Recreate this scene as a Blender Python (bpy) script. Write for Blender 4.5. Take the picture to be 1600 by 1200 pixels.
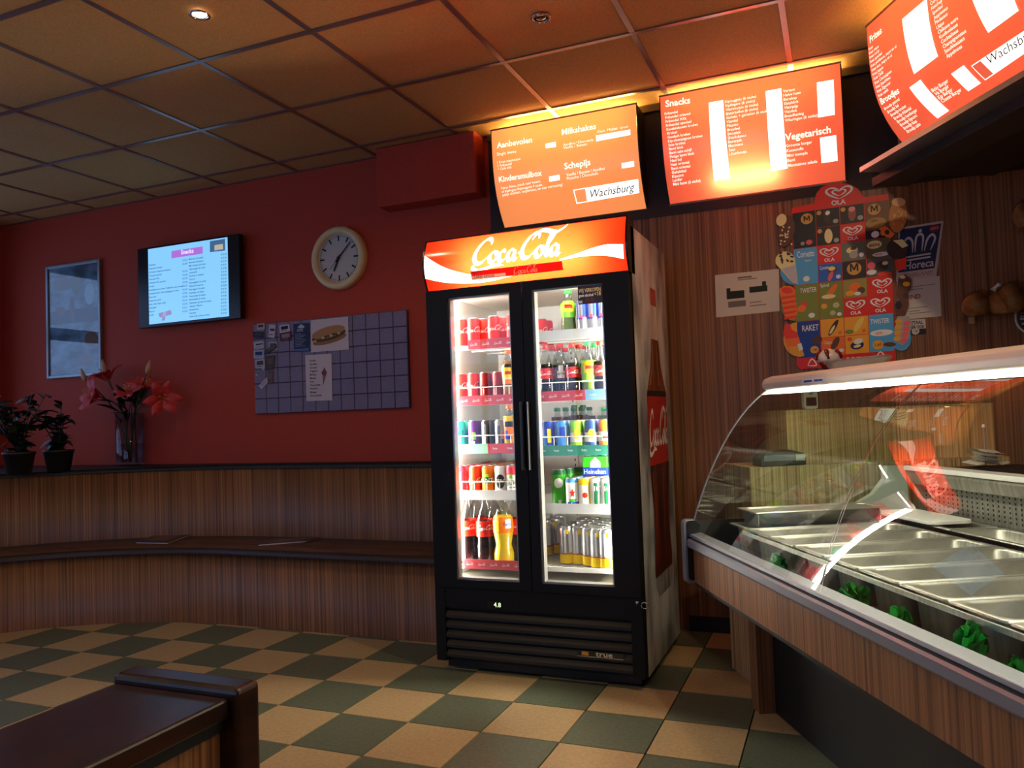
import bpy, math, random
from mathutils import Vector, Matrix

for _o in list(bpy.data.objects):
    bpy.data.objects.remove(_o, do_unlink=True)
SC = bpy.context.scene
COL = SC.collection
PI = math.pi

# ------------------------------------------------------------ camera, sky, exposure
F, YAW, PITCH, ROLL, EYE = 1227.47, 0.39405, 0.04026, -0.03564, 1.126
CAM = Vector((0, 0, EYE))
_fw = Vector((-math.sin(YAW) * math.cos(PITCH), math.cos(YAW) * math.cos(PITCH), math.sin(PITCH)))
_r0 = Vector((math.cos(YAW), math.sin(YAW), 0)); _u0 = _r0.cross(_fw)
_rt = _r0 * math.cos(ROLL) + _u0 * math.sin(ROLL)
_up = _u0 * math.cos(ROLL) - _r0 * math.sin(ROLL)
cd = bpy.data.cameras.new('camera'); cam = bpy.data.objects.new('camera', cd); COL.objects.link(cam)
cd.sensor_fit = 'HORIZONTAL'; cd.sensor_width = 36; cd.lens = 36 * F / 1600; cd.clip_start = 0.02
M4 = Matrix((_rt, _up, -_fw)).transposed().to_4x4(); M4.translation = CAM
cam.matrix_world = M4
SC.camera = cam

WORLD_STRENGTH = 1.5
wd = bpy.data.worlds.new('sky'); SC.world = wd; wd.use_nodes = True
_bg = wd.node_tree.nodes['Background']
_bg.inputs[0].default_value = (0.36, 0.55, 1.0, 1); _bg.inputs[1].default_value = WORLD_STRENGTH
vs = SC.view_settings
vs.view_transform = 'Standard'; vs.look = 'None'; vs.exposure = 0.0; vs.gamma = 1.0; vs.use_curve_mapping = False
SC.cycles.max_bounces = 10; SC.cycles.transparent_max_bounces = 24
SC.cycles.diffuse_bounces = 4; SC.cycles.glossy_bounces = 4

# ------------------------------------------------------------ from a pixel to a point of the room
def ray(x, y): return _rt * ((x - 800) / F) - _up * ((y - 600) / F) + _fw
def onY(x, y, Y): d = ray(x, y); return CAM + d * (Y / d.y)
def onX(x, y, X): d = ray(x, y); return CAM + d * (X / d.x)
def onZ(x, y, Z): d = ray(x, y); return CAM + d * ((Z - EYE) / d.z)
ANG = math.radians(28)                      # the counter and the bulkhead above it stand at this angle
WV = Vector((math.cos(ANG), math.sin(ANG), 0)); UV = Vector((-math.sin(ANG), math.cos(ANG), 0))
def CW(w, u, z): return WV * w + UV * u + Vector((0, 0, z))
def wuz(p): return Vector((p.dot(WV), p.dot(UV), p.z))
def onW(x, y, w): d = ray(x, y); return wuz(CAM + d * (w / d.dot(WV)))
def onU(x, y, u): d = ray(x, y); return wuz(CAM + d * (u / d.dot(UV)))
def onZc(x, y, z): return wuz(onZ(x, y, z))

# ------------------------------------------------------------ materials
def lin(c):
    return tuple(((v / 255) / 12.92 if v / 255 <= 0.04045 else ((v / 255 + 0.055) / 1.055) ** 2.4) for v in c[:3]) + (1,)
MATS = {}
def pm(name, col, rough=0.6, metal=0.0, emit=None, es=1.0, sample=True, spec=0.5, alpha=None):
    if name in MATS: return MATS[name]
    m = bpy.data.materials.new(name); m.use_nodes = True
    b = m.node_tree.nodes['Principled BSDF']
    b.inputs['Base Color'].default_value = lin(col); b.inputs['Roughness'].default_value = rough
    b.inputs['Metallic'].default_value = metal; b.inputs['Specular IOR Level'].default_value = spec
    if emit:
        b.inputs['Emission Color'].default_value = lin(emit); b.inputs['Emission Strength'].default_value = es
        if not sample: m.cycles.emission_sampling = 'NONE'
    MATS[name] = m
    return m
def grain(name, c0, c1, scale, rough=0.5, lo=0.35, hi=0.65, bump=0.0, detail=4, metal=0.0, spec=0.5):
    m = pm(name, c0, rough, metal, spec=spec); nt = m.node_tree; b = nt.nodes['Principled BSDF']
    tc = nt.nodes.new('ShaderNodeTexCoord'); mp = nt.nodes.new('ShaderNodeMapping'); nz = nt.nodes.new('ShaderNodeTexNoise')
    rp = nt.nodes.new('ShaderNodeValToRGB')
    mp.inputs['Scale'].default_value = scale; nz.inputs['Scale'].default_value = 1; nz.inputs['Detail'].default_value = detail
    rp.color_ramp.elements[0].position = lo; rp.color_ramp.elements[1].position = hi
    rp.color_ramp.elements[0].color = lin(c0); rp.color_ramp.elements[1].color = lin(c1)
    nt.links.new(tc.outputs['Object'], mp.inputs[0]); nt.links.new(mp.outputs[0], nz.inputs['Vector'])
    nt.links.new(nz.outputs['Fac'], rp.inputs[0]); nt.links.new(rp.outputs[0], b.inputs['Base Color'])
    if bump:
        bp = nt.nodes.new('ShaderNodeBump'); bp.inputs['Strength'].default_value = bump; bp.inputs['Distance'].default_value = 0.002
        nt.links.new(nz.outputs['Fac'], bp.inputs['Height']); nt.links.new(bp.outputs[0], b.inputs['Normal'])
    return m
def glass(name, tint=(255, 255, 255), ior=1.5, rough=0.0):
    m = bpy.data.materials.new(name); m.use_nodes = True; nt = m.node_tree; nt.nodes.clear()
    o = nt.nodes.new('ShaderNodeOutputMaterial'); mx = nt.nodes.new('ShaderNodeMixShader'); lw = nt.nodes.new('ShaderNodeLayerWeight')
    pw_ = nt.nodes.new('ShaderNodeMath'); ma = nt.nodes.new('ShaderNodeMath'); pw_.operation = 'POWER'; ma.operation = 'MULTIPLY_ADD'
    f0 = ((ior - 1) / (ior + 1)) ** 2                  # Schlick reflection, the same from both sides of a thin sheet
    lw.inputs[0].default_value = 0.5; pw_.inputs[1].default_value = 5; ma.inputs[1].default_value = 1 - f0; ma.inputs[2].default_value = f0
    t = nt.nodes.new('ShaderNodeBsdfTransparent'); g = nt.nodes.new('ShaderNodeBsdfGlossy')
    t.inputs[0].default_value = lin(tint); g.inputs['Roughness'].default_value = rough
    nt.links.new(lw.outputs['Facing'], pw_.inputs[0]); nt.links.new(pw_.outputs[0], ma.inputs[0]); nt.links.new(ma.outputs[0], mx.inputs[0])
    nt.links.new(t.outputs[0], mx.inputs[1]); nt.links.new(g.outputs[0], mx.inputs[2])
    nt.links.new(mx.outputs[0], o.inputs[0]); MATS[name] = m
    return m
def backlit(name, col, es, trans=1.0, sample=True):
    """Translucent sign sheet: lit through by the tubes of its own box, with an even glow from the diffuser behind it."""
    m = bpy.data.materials.new(name); m.use_nodes = True; nt = m.node_tree; nt.nodes.clear()
    o = nt.nodes.new('ShaderNodeOutputMaterial'); a1 = nt.nodes.new('ShaderNodeAddShader'); a2 = nt.nodes.new('ShaderNodeMixShader')
    e = nt.nodes.new('ShaderNodeEmission'); t = nt.nodes.new('ShaderNodeBsdfTranslucent'); g = nt.nodes.new('ShaderNodeBsdfGlossy')
    c = lin(col); e.inputs[0].default_value = c; e.inputs[1].default_value = es
    t.inputs[0].default_value = tuple(min(1, v * trans) for v in c[:3]) + (1,); g.inputs['Roughness'].default_value = 0.15
    a2.inputs[0].default_value = 0.04
    nt.links.new(t.outputs[0], a2.inputs[1]); nt.links.new(g.outputs[0], a2.inputs[2])
    nt.links.new(e.outputs[0], a1.inputs[0]); nt.links.new(a2.outputs[0], a1.inputs[1]); nt.links.new(a1.outputs[0], o.inputs[0])
    if not sample: m.cycles.emission_sampling = 'NONE'
    MATS[name] = m
    return m
def lamp(name, col, es, sample=True):
    return pm(name, (230, 230, 230), 0.5, 0, col, es, sample)

# ------------------------------------------------------------ mesh building
def catmull(pts, n=6):
    out = []
    P = [Vector(p) for p in pts]
    for i in range(len(P) - 1):
        p0 = P[max(i - 1, 0)]; p1 = P[i]; p2 = P[i + 1]; p3 = P[min(i + 2, len(P) - 1)]
        for k in range(n):
            t = k / n
            out.append(0.5 * (2 * p1 + (p2 - p0) * t + (2 * p0 - 5 * p1 + 4 * p2 - p3) * t * t + (3 * p1 - p0 - 3 * p2 + p3) * t ** 3))
    out.append(P[-1])
    return out
_TXT = {}
def glyphs(s, bold):
    k = (s, bold)
    if k not in _TXT:
        cu = bpy.data.curves.new('t', 'FONT'); cu.body = s; cu.size = 1; cu.resolution_u = 2; cu.offset = bold
        ob = bpy.data.objects.new('t', cu)
        me = bpy.data.meshes.new_from_object(ob)
        _TXT[k] = ([(v.co.x, v.co.y) for v in me.vertices], [tuple(p.vertices) for p in me.polygons])
        bpy.data.objects.remove(ob); bpy.data.curves.remove(cu); bpy.data.meshes.remove(me)
    return _TXT[k]
class MB:
    def __init__(self): self.v = []; self.f = []; self.m = []; self.s = []; self.mats = []
    def mi(self, mat):
        if mat not in self.mats: self.mats.append(mat)
        return self.mats.index(mat)
    def add(self, vs, fs, mat, smooth=False):
        o = len(self.v); self.v += [tuple(v) for v in vs]; k = self.mi(mat)
        for f in fs: self.f.append(tuple(i + o for i in f)); self.m.append(k); self.s.append(smooth)
        return self
    def box(self, a, b, mat):
        x0, y0, z0 = (min(a[i], b[i]) for i in range(3)); x1, y1, z1 = (max(a[i], b[i]) for i in range(3))
        return self.add([(x0, y0, z0), (x1, y0, z0), (x1, y1, z0), (x0, y1, z0), (x0, y0, z1), (x1, y0, z1), (x1, y1, z1), (x0, y1, z1)],
                        [(0, 3, 2, 1), (4, 5, 6, 7), (0, 1, 5, 4), (1, 2, 6, 5), (2, 3, 7, 6), (3, 0, 4, 7)], mat)
    def loft(self, loops, mat, closed=True, caps=(False, False), smooth=True, mats=None):
        """Bridges loops of equal length; mats gives one material for each band."""
        n = len(loops[0]); o = len(self.v)
        for L in loops: self.v += [tuple(p) for p in L]
        for k in range(len(loops) - 1):
            mm = self.mi(mats[k] if mats else mat)
            for i in range(n if closed else n - 1):
                j = (i + 1) % n
                self.f.append((o + k * n + i, o + k * n + j, o + (k + 1) * n + j, o + (k + 1) * n + i)); self.m.append(mm); self.s.append(smooth)
        if caps[0]: self.f.append(tuple(o + i for i in reversed(range(n)))); self.m.append(self.mi(mats[0] if mats else mat)); self.s.append(False)
        if caps[1]: self.f.append(tuple(o + (len(loops) - 1) * n + i for i in range(n))); self.m.append(self.mi(mats[-1] if mats else mat)); self.s.append(False)
        return self
    def lathe(self, prof, mat, seg=16, c=(0, 0, 0), mats=None, caps=(True, True), smooth=True):
        return self.loft([[(c[0] + r * math.cos(2 * PI * i / seg), c[1] + r * math.sin(2 * PI * i / seg), c[2] + z) for i in range(seg)] for r, z in prof],
                         mat, True, caps, smooth, mats)
    def tube(self, pts, r, mat, seg=8, caps=True):
        pts = [Vector(p) for p in pts]; L = []
        for i, p in enumerate(pts):
            t = (pts[min(i + 1, len(pts) - 1)] - pts[max(i - 1, 0)]).normalized()
            a = t.cross(Vector((0, 0, 1)) if abs(t.z) < 0.9 else Vector((1, 0, 0))).normalized(); b = t.cross(a)
            rr = r[i] if isinstance(r, (list, tuple)) else r
            L.append([p + (a * math.cos(2 * PI * k / seg) + b * math.sin(2 * PI * k / seg)) * rr for k in range(seg)])
        return self.loft(L, mat, True, (caps, caps))
    def prism(self, poly, fn, t0, t1, mat):
        """A 2-D outline extruded from t0 to t1; fn(x, y, t) gives the point."""
        n = len(poly)
        vs = [fn(x, y, t0) for x, y in poly] + [fn(x, y, t1) for x, y in poly]
        return self.add(vs, [tuple(range(n))[::-1], tuple(range(n, 2 * n))] + [(i, (i + 1) % n, n + (i + 1) % n, n + i) for i in range(n)], mat)
    def flat(self, poly, fn, mat):
        return self.add([fn(x, y) for x, y in poly], [tuple(range(len(poly)))], mat)
    def text(self, s, size, fn, mat, bold=0.0, align=0.0, fit=None):
        """Lettering; fn(x, y) puts it on its surface, fit gives the length it must fill."""
        vs, fs = glyphs(s, bold)
        if not vs: return self
        x0 = min(v[0] for v in vs); x1 = max(v[0] for v in vs)
        sx = fit / (x1 - x0) if fit else size
        return self.add([fn((x - x0 - (x1 - x0) * align) * sx, y * size) for x, y in vs], fs, mat)
    def ribbon(self, pts, w, fn, mat, nib=0.6, thin=0.35, n=6):
        P = catmull([(p[0], p[1], 0) for p in pts], n); L = []; N = len(P)
        for i, p in enumerate(P):
            t = (P[min(i + 1, N - 1)] - P[max(i - 1, 0)]).normalized()
            a = math.atan2(t.y, t.x); e = min(1, 4 * min(i, N - 1 - i) / N + 0.25)
            ww = w * (thin + (1 - thin) * abs(math.sin(a - nib))) * e / 2
            L.append([fn(p.x - t.y * ww, p.y + t.x * ww), fn(p.x + t.y * ww, p.y - t.x * ww)])
        return self.loft(L, mat, False, smooth=False)
def ell(cx, cy, rx, ry, n=16, rot=0.0, a0=0.0, a1=2 * PI):
    full = abs(a1 - a0 - 2 * PI) < 1e-6; out = []
    for i in range(n if full else n + 1):
        t = a0 + (a1 - a0) * i / n; x = rx * math.cos(t); y = ry * math.sin(t)
        out.append((cx + x * math.cos(rot) - y * math.sin(rot), cy + x * math.sin(rot) + y * math.cos(rot)))
    return out
def rrect(x0, y0, x1, y1, r, n=4):
    out = []
    for cx, cy, a in ((x1 - r, y1 - r, 0), (x0 + r, y1 - r, PI / 2), (x0 + r, y0 + r, PI), (x1 - r, y0 + r, 1.5 * PI)):
        out += [(cx + r * math.cos(a + PI / 2 * i / n), cy + r * math.sin(a + PI / 2 * i / n)) for i in range(n + 1)]
    return out
def mesh_of(name, mb):
    me = bpy.data.meshes.new(name); me.from_pydata(mb.v, [], mb.f)
    for m in mb.mats: me.materials.append(m)
    me.polygons.foreach_set('material_index', mb.m); me.polygons.foreach_set('use_smooth', mb.s); me.update()
    return me
def tag(o, label=None, cat=None, group=None, kind=None):
    if label: o['label'] = label
    if cat: o['category'] = cat
    if group: o['group'] = group
    if kind: o['kind'] = kind
    return o
def ob(name, mb, parent=None, label=None, cat=None, group=None, kind=None, loc=None, rz=0.0, bevel=0.0, seg=2):
    """Links one mesh object. Parts are given in the coordinates of their thing."""
    o = bpy.data.objects.new(name, mb if isinstance(mb, bpy.types.Mesh) else mesh_of(name, mb)); COL.objects.link(o)
    if parent: o.parent = parent
    if loc is not None: o.location = loc
    if rz: o.rotation_euler.z = rz
    if bevel:
        b = o.modifiers.new('bevel', 'BEVEL'); b.width = bevel; b.segments = seg; b.limit_method = 'ANGLE'
    return tag(o, label, cat, group, kind)
def thing(name, label, cat, loc=(0, 0, 0), rz=0.0, group=None):
    o = bpy.data.objects.new(name, None); COL.objects.link(o); o.location = loc; o.rotation_euler.z = rz; o.empty_display_size = 0.05
    return tag(o, label, cat, group)
def copy_tree(o, parent=None):
    c = o.copy(); COL.objects.link(c); c.parent = parent
    for ch in o.children: copy_tree(ch, c)
    return c
def rel(loc):
    l = Vector(loc)
    return lambda x, y, z: (x - l.x, y - l.y, z - l.z)

# the flowing white script used on the drinks fridge and the red cans: strokes in units, about 11 wide
SCRIPT = [[(2.1, 2.2), (2.0, 2.7), (1.5, 3.0), (.9, 2.6), (.4, 1.7), (.25, .8), (.6, .15), (1.2, .1), (1.8, .5), (2.2, .9)],
          [(.6, .15), (.2, -.3), (.6, -.75), (1.6, -.7), (3.0, -.35), (4.2, -.45)],
          [(3.1, 1.1), (2.7, 1.25), (2.3, .8), (2.35, .25), (2.7, .02), (3.1, .3), (3.2, .8), (3.0, 1.2), (3.4, 1.05)],
          [(4.25, .95), (4.0, 1.25), (3.6, 1.0), (3.5, .5), (3.7, .08), (4.1, .1), (4.5, .45)],
          [(5.4, 1.0), (5.0, 1.25), (4.65, .85), (4.65, .3), (4.95, .03), (5.3, .4), (5.5, 1.2)],
          [(5.5, 1.2), (5.4, .4), (5.55, .05), (5.9, .25)], [(5.9, .72), (6.3, .8), (6.6, .8)],
          [(8.1, 2.2), (8.0, 2.75), (7.5, 3.0), (6.95, 2.6), (6.5, 1.7), (6.35, .8), (6.65, .15), (7.2, .1), (7.75, .5), (8.1, .9)],
          [(7.3, 2.1), (7.9, 3.15), (8.9, 3.1), (9.9, 2.75), (10.7, 3.1), (11.2, 3.6)],
          [(8.9, 1.1), (8.5, 1.25), (8.15, .8), (8.2, .25), (8.5, .02), (8.9, .3), (9.0, .8), (8.8, 1.2), (9.2, 1.05)],
          [(9.3, .7), (9.75, 2.0), (9.85, 2.7), (9.6, 2.75), (9.45, 1.6), (9.42, .5), (9.6, .05), (9.9, .3)],
          [(10.75, 1.0), (10.35, 1.25), (10.0, .85), (10.0, .3), (10.3, .03), (10.65, .4), (10.85, 1.2)],
          [(10.85, 1.2), (10.75, .4), (10.9, .05), (11.2, .25)]]
def script(mb, fn, length, mat, w=0.42, n=5, slant=0.22):
    k = length / 11.0
    for st in SCRIPT: mb.ribbon(st, w, lambda x, y: fn((x + slant * y - 5.7) * k, (y - 1.2) * k), mat, nib=0.7, thin=0.4, n=n)
def heart(mb, fn, s, mat, flat=0.66):
    def half(sg, k, w):
        mb.ribbon([(0, -.95 * k), (sg * .62 * k, -.5 * k), (sg * 1.12 * k, .1 * k), (sg * 1.12 * k, .62 * k), (sg * .68 * k, .82 * k), (sg * .2 * k, .55 * k), (sg * .05 * k, .3 * k)],
                  w, lambda x, y: fn(x * s, y * s * flat), mat, thin=0.7, n=4)
    for sg in (-1, 1): half(sg, 1.0, .26); half(sg, .52, .2)

# ============================================================ THE ROOM
XL, XR, YB, YF, H = -5.95, 3.3, 4.1, -2.4, 2.739
m_red = grain('red_wall_paint', (176, 57, 32), (188, 63, 36), (90, 90, 90), 0.75, bump=0.25)
m_wood = grain('zebrano_laminate', (82, 47, 27), (170, 116, 74), (130, 130, 0.7), 0.42, 0.28, 0.74, detail=4)
m_woodtop = grain('zebrano_seat', (66, 38, 25), (112, 72, 48), (6, 110, 6), 0.4, 0.3, 0.7, detail=3)
m_dark = pm('dark_brown_paint', (46, 36, 33), 0.6)
m_black = pm('black_paint', (16, 15, 16), 0.5)
m_ctile = grain('ceiling_board', (186, 138, 78), (204, 156, 94), (160, 160, 160), 0.9, bump=0.4)
m_bar = pm('ceiling_bar_metal', (150, 132, 128), 0.32, 0.75)
m_beige = grain('beige_tile', (176, 149, 106), (190, 164, 120), (70, 70, 70), 0.45, bump=0.1)
m_green = grain('green_tile', (88, 96, 77), (102, 110, 88), (70, 70, 70), 0.45, bump=0.1)
m_grout = pm('dark_grout', (40, 34, 28), 0.9)
m_white = pm('white_plastic', (225, 222, 216), 0.35)
m_glass = glass('clear_glass')
m_alu = pm('aluminium', (176, 178, 180), 0.3, 0.9)

mb = MB().box((XL, YF, -0.10), (XR, YB, -0.012), m_grout)
floor = ob('floor', mb, kind='structure')
TX, TY, X0, Y0 = 0.2985, 0.3055, -1.840, 2.275
g = 0.0026
def tile_mesh(mat):
    b = 0.0003
    return mesh_of('floor_tile', MB().loft([[(g, g, -0.012), (TX - g, g, -0.012), (TX - g, TY - g, -0.012), (g, TY - g, -0.012)],
                                          [(g, g, -b), (TX - g, g, -b), (TX - g, TY - g, -b), (g, TY - g, -b)],
                                          [(g + b, g + b, 0), (TX - g - b, g + b, 0), (TX - g - b, TY - g - b, 0), (g + b, TY - g - b, 0)]], mat, caps=(False, True), smooth=False))
tm = {0: tile_mesh(m_green), 1: tile_mesh(m_beige)}
rest = MB()
for i in range(-14, 17):
    for j in range(-16, 6):
        x = X0 + i * TX; y = Y0 + j * TY
        if x < XL - 0.02 or x > XR - 0.2 or y < YF or y > YB - 0.03: continue
        k = (i + j) % 2
        if -9 <= i <= 6 and j >= -6:
            ob('floor_tile', tm[k], floor, loc=(x, y, 0))
        else:
            rest.box((x + g, y + g, -0.012), (x + TX - g, min(y + TY - g, YB), 0), (m_green, m_beige)[k])
ob('tile_field', rest, floor, kind='stuff')

ceil = ob('ceiling', MB().box((XL, YF, H + 0.03), (XR, YB, H + 0.12), m_dark), kind='structure')
CX, CY, CX0, CY0 = 0.60, 0.622, -0.139, 3.262
def ctile(w, d): return mesh_of('ceiling_tile', MB().box((0.008, 0.008, 0.004), (w - 0.008, d - 0.008, 0.03), m_ctile))
cfull = ctile(CX, CY)
xs = [CX0 + CX * i for i in range(-10, 6)]; ys = [CY0 + CY * j for j in range(-9, 2)]
for x in xs:
    for y in ys:
        x0, x1, y0, y1 = max(x, XL), min(x + CX, XR), max(y, YF), min(y + CY, YB)
        if x1 - x0 < 0.05 or y1 - y0 < 0.05: continue
        full = abs(x1 - x0 - CX) < 1e-6 and abs(y1 - y0 - CY) < 1e-6
        ob('ceiling_tile', cfull if full else ctile(x1 - x0, y1 - y0), ceil, loc=(x0, y0, H))
barx = mesh_of('grid_bar', MB().box((XL, -0.012, -0.002), (XR, 0.012, 0.006), m_bar).box((XL, -0.002, 0), (XR, 0.002, 0.03), m_bar))
bary = mesh_of('grid_bar', MB().box((-0.012, YF, -0.001), (0.012, YB, 0.006), m_bar).box((-0.002, YF, 0), (0.002, YB, 0.03), m_bar))
for y in ys: ob('grid_bar', barx, ceil, loc=(0, y, H))
for x in xs:
    if XL < x < XR: ob('grid_bar', bary, ceil, loc=(x, 0, H))
ob('edge_bar', MB().box((XL, YB - 0.022, H - 0.002), (XR, YB, H + 0.012), m_bar), ceil)

wb = ob('wall_back', MB().box((XL - 0.15, YB, -0.1), (XR + 0.15, YB + 0.15, H + 0.1), m_red), kind='structure')
ob('wood_panel', MB().box((-1.45, YB - 0.018, 0), (XR, YB, 2.145), m_wood), wb)
ob('baseboard_back', MB().box((-0.76, YB - 0.034, 0), (XR, YB - 0.018, 0.075), m_black), kind='structure')
wy0, wy1, wz0, wz1 = -1.7, 3.82, 1.0, 2.52
mb = MB().box((XL - 0.15, YF, -0.1), (XL, wy0, H + 0.1), m_red).box((XL - 0.15, wy1, -0.1), (XL, YB, H + 0.1), m_red)
mb.box((XL - 0.15, wy0, -0.1), (XL, wy1, wz0), m_red).box((XL - 0.15, wy0, wz1), (XL, wy1, H + 0.1), m_red)
ob('wall_left', mb, kind='structure')
def window(name, axis, c, a0, a1, z0, z1, nm):
    fn = (lambda a, d, z: (c + d, a, z)) if axis == 'x' else (lambda a, d, z: (a, c + d, z))
    mb = MB()
    for p, q in (((a0, z0), (a1, z0 + 0.06)), ((a0, z1 - 0.06), (a1, z1)), ((a0, z0), (a0 + 0.06, z1)), ((a1 - 0.06, z0), (a1, z1))):
        mb.box(fn(p[0], -0.10, p[1]), fn(q[0], -0.04, q[1]), m_dark)
    w = ob(name, mb, kind='structure')
    for i in range(1, nm):
        a = a0 + (a1 - a0) * i / nm
        ob('mullion', MB().box(fn(a - 0.03, -0.10, z0 + 0.06), fn(a + 0.03, -0.04, z1 - 0.06), m_dark), w)
    zz = z0 + (z1 - z0) * 0.62
    ob('transom', MB().box(fn(a0 + 0.06, -0.095, zz - 0.05), fn(a1 - 0.06, -0.045, zz + 0.05), m_dark), w)
    for i in range(nm):
        b0 = a0 + (a1 - a0) * i / nm; b1 = a0 + (a1 - a0) * (i + 1) / nm
        ob('pane', MB().box(fn(b0 + 0.03, -0.075, z0 + 0.03), fn(b1 - 0.03, -0.069, z1 - 0.03), m_glass), w)
window('window_1', 'x', XL, wy0, wy1, wz0, wz1, 4)
fx0, fx1, fz0, fz1 = -5.2, -0.4, 0.55, 2.45
mb = MB().box((XL - 0.15, YF - 0.15, -0.1), (fx0, YF, H + 0.1), m_red).box((fx1, YF - 0.15, -0.1), (XR + 0.15, YF, H + 0.1), m_red)
mb.box((fx0, YF - 0.15, -0.1), (fx1, YF, fz0), m_red).box((fx0, YF - 0.15, fz1), (fx1, YF, H + 0.1), m_red)
ob('wall_front', mb, kind='structure')
window('window_2', 'y', YF, fx0, fx1, fz0, fz1, 4)
ob('wall_right', MB().box((XR, YF, -0.1), (XR + 0.15, YB, H + 0.1), m_red), kind='structure')

# dark fascia behind the menu boards, red boxed-in duct beside it, angled bulkhead above the counter
ob('trim_1', MB().box((-1.80, 4.097, 2.14), (1.2, YB - 0.0005, H), m_dark).box((-1.80, 4.078, 2.14), (1.2, 4.097, 2.19), m_dark), kind='structure')
ob('trim_2', MB().box((-2.47, 3.96, 2.385), (-1.825, YB - 0.002, H - 0.002), m_red), kind='structure', bevel=0.006)
t3 = ob('trim_3', MB().box((2.06, -1.2, 2.12), (2.5, 3.25, H), m_dark), kind='structure', rz=ANG)
ob('ledge_strip', MB().box((1.80, -1.2, 2.098), (2.07, 3.12, 2.118), m_alu), t3)
ob('underside_strip', MB().box((1.90, -1.2, 2.06), (2.06, 3.2, 2.097), m_dark), t3)  # dark painted strip under the bulkhead, gives no light
ob('trim_4', MB().box((-1.795, 4.075, H - 0.035), (0.35, 4.096, H - 0.004), pm('olive_metal', (84, 80, 62), 0.4, 0.4)), kind='structure')

# ============================================================ CORNER BENCH
BC = Vector((-3.25, 1.85))
def sweep(R, z, x_end=-1.735, y_end=-1.6):
    """Plan curve: along the back wall, round the corner, back along the left wall."""
    pts = [(x_end, BC.y + R, z)]
    for i in range(0, 7): pts.append((x_end + (BC.x - x_end) * (i + 1) / 8, BC.y + R, z))
    for i in range(0, 25):
        a = PI / 2 + PI / 2 * i / 24
        pts.append((BC.x + R * math.cos(a), BC.y + R * math.sin(a), z))
    for i in range(1, 5): pts.append((BC.x - R, BC.y + (y_end - BC.y) * i / 4, z))
    return pts
def strip(mb, secs, mat, closed=True):
    L = [sweep(R, z) for R, z in secs]
    mb.loft(L + ([L[0]] if closed else []), mat, closed=False, smooth=True)
    if closed:
        for e in (0, -1): mb.add([l[e] for l in L], [tuple(range(len(L)))], mat)
    return mb
bench = thing('corner_bench', 'built-in striped wood bench curving round the red corner', 'bench', (-3.25, 3.5, 0))
R0 = rel((-3.25, 3.5, 0))
def shift(mb, f): mb.v = [f(*v) for v in mb.v]; return mb
ob('base_panel', shift(strip(MB(), [(1.67, 0), (1.70, 0), (1.70, 0.405), (1.67, 0.405)], m_wood), R0), bench)
ob('seat', shift(strip(MB(), [(1.65, 0.405), (2.10, 0.405), (2.10, 0.432), (1.65, 0.432)], m_woodtop), R0), bench)
ob('seat_edge', shift(strip(MB(), [(1.635, 0.40), (1.65, 0.40), (1.65, 0.434), (1.635, 0.434)], pm('dark_edge_band', (48, 28, 20), 0.4)), R0), bench)
ob('backrest', shift(strip(MB(), [(2.085, 0.432), (2.12, 0.432), (2.12, 0.855), (2.085, 0.855)], m_wood), R0), bench)
mb = strip(MB(), [(2.075, 0.855), (2.235, 0.855), (2.235, 0.878), (2.075, 0.878)], m_black)
# the corner behind the curve is decked over at the same height
P = sweep(2.235, 0.878); A = sweep(2.235, 0.857)
k0, k1 = 8, 32
top = [P[i] for i in range(k0, k1 + 1)] + [(BC.x - 2.235, YB - 0.012, 0.878)]
mb.add(top, [(len(top) - 1, i, i + 1) for i in range(len(top) - 2)], m_black)
mb.box((XL + 0.004, -1.6, 0.857), (BC.x - 2.235, YB - 0.012, 0.878), m_black)
ob('ledge', shift(mb, R0), bench)

# low partition in the foreground
m_dwood = grain('dark_stained_wood', (30, 15, 11), (58, 30, 19), (30, 5, 30), 0.3, bump=0.1)
zt = 0.72
pa = onZ(183, 1067, zt); pb = onZ(326, 1106, zt)
px0, px1, py1 = pa.x, pb.x, pa.y
part = thing('low_partition', 'dark stained wooden low partition with a raised end cap in the foreground', 'partition', ((px0 + px1) / 2, py1, 0))
R1 = rel(((px0 + px1) / 2, py1, 0))
ob('top_board', shift(MB().box((px0, -1.2, zt - 0.03), (px1, py1, zt), m_dwood), R1), part, bevel=0.004)
ob('body_panel', shift(MB().box((px0 + 0.02, -1.2, 0), (px1 - 0.02, py1, zt - 0.05), m_wood), R1), part)
ob('recess_strip', shift(MB().box((px0 + 0.012, -1.2, zt - 0.05), (px1 - 0.012, py1, zt - 0.03), m_black), R1), part)  # black strip set back under the top board
ob('end_cap', shift(MB().box((px0 - 0.012, py1, 0), (px1 + 0.016, py1 + 0.05, zt + 0.014), m_dwood), R1), part, bevel=0.009, seg=3)

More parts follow.
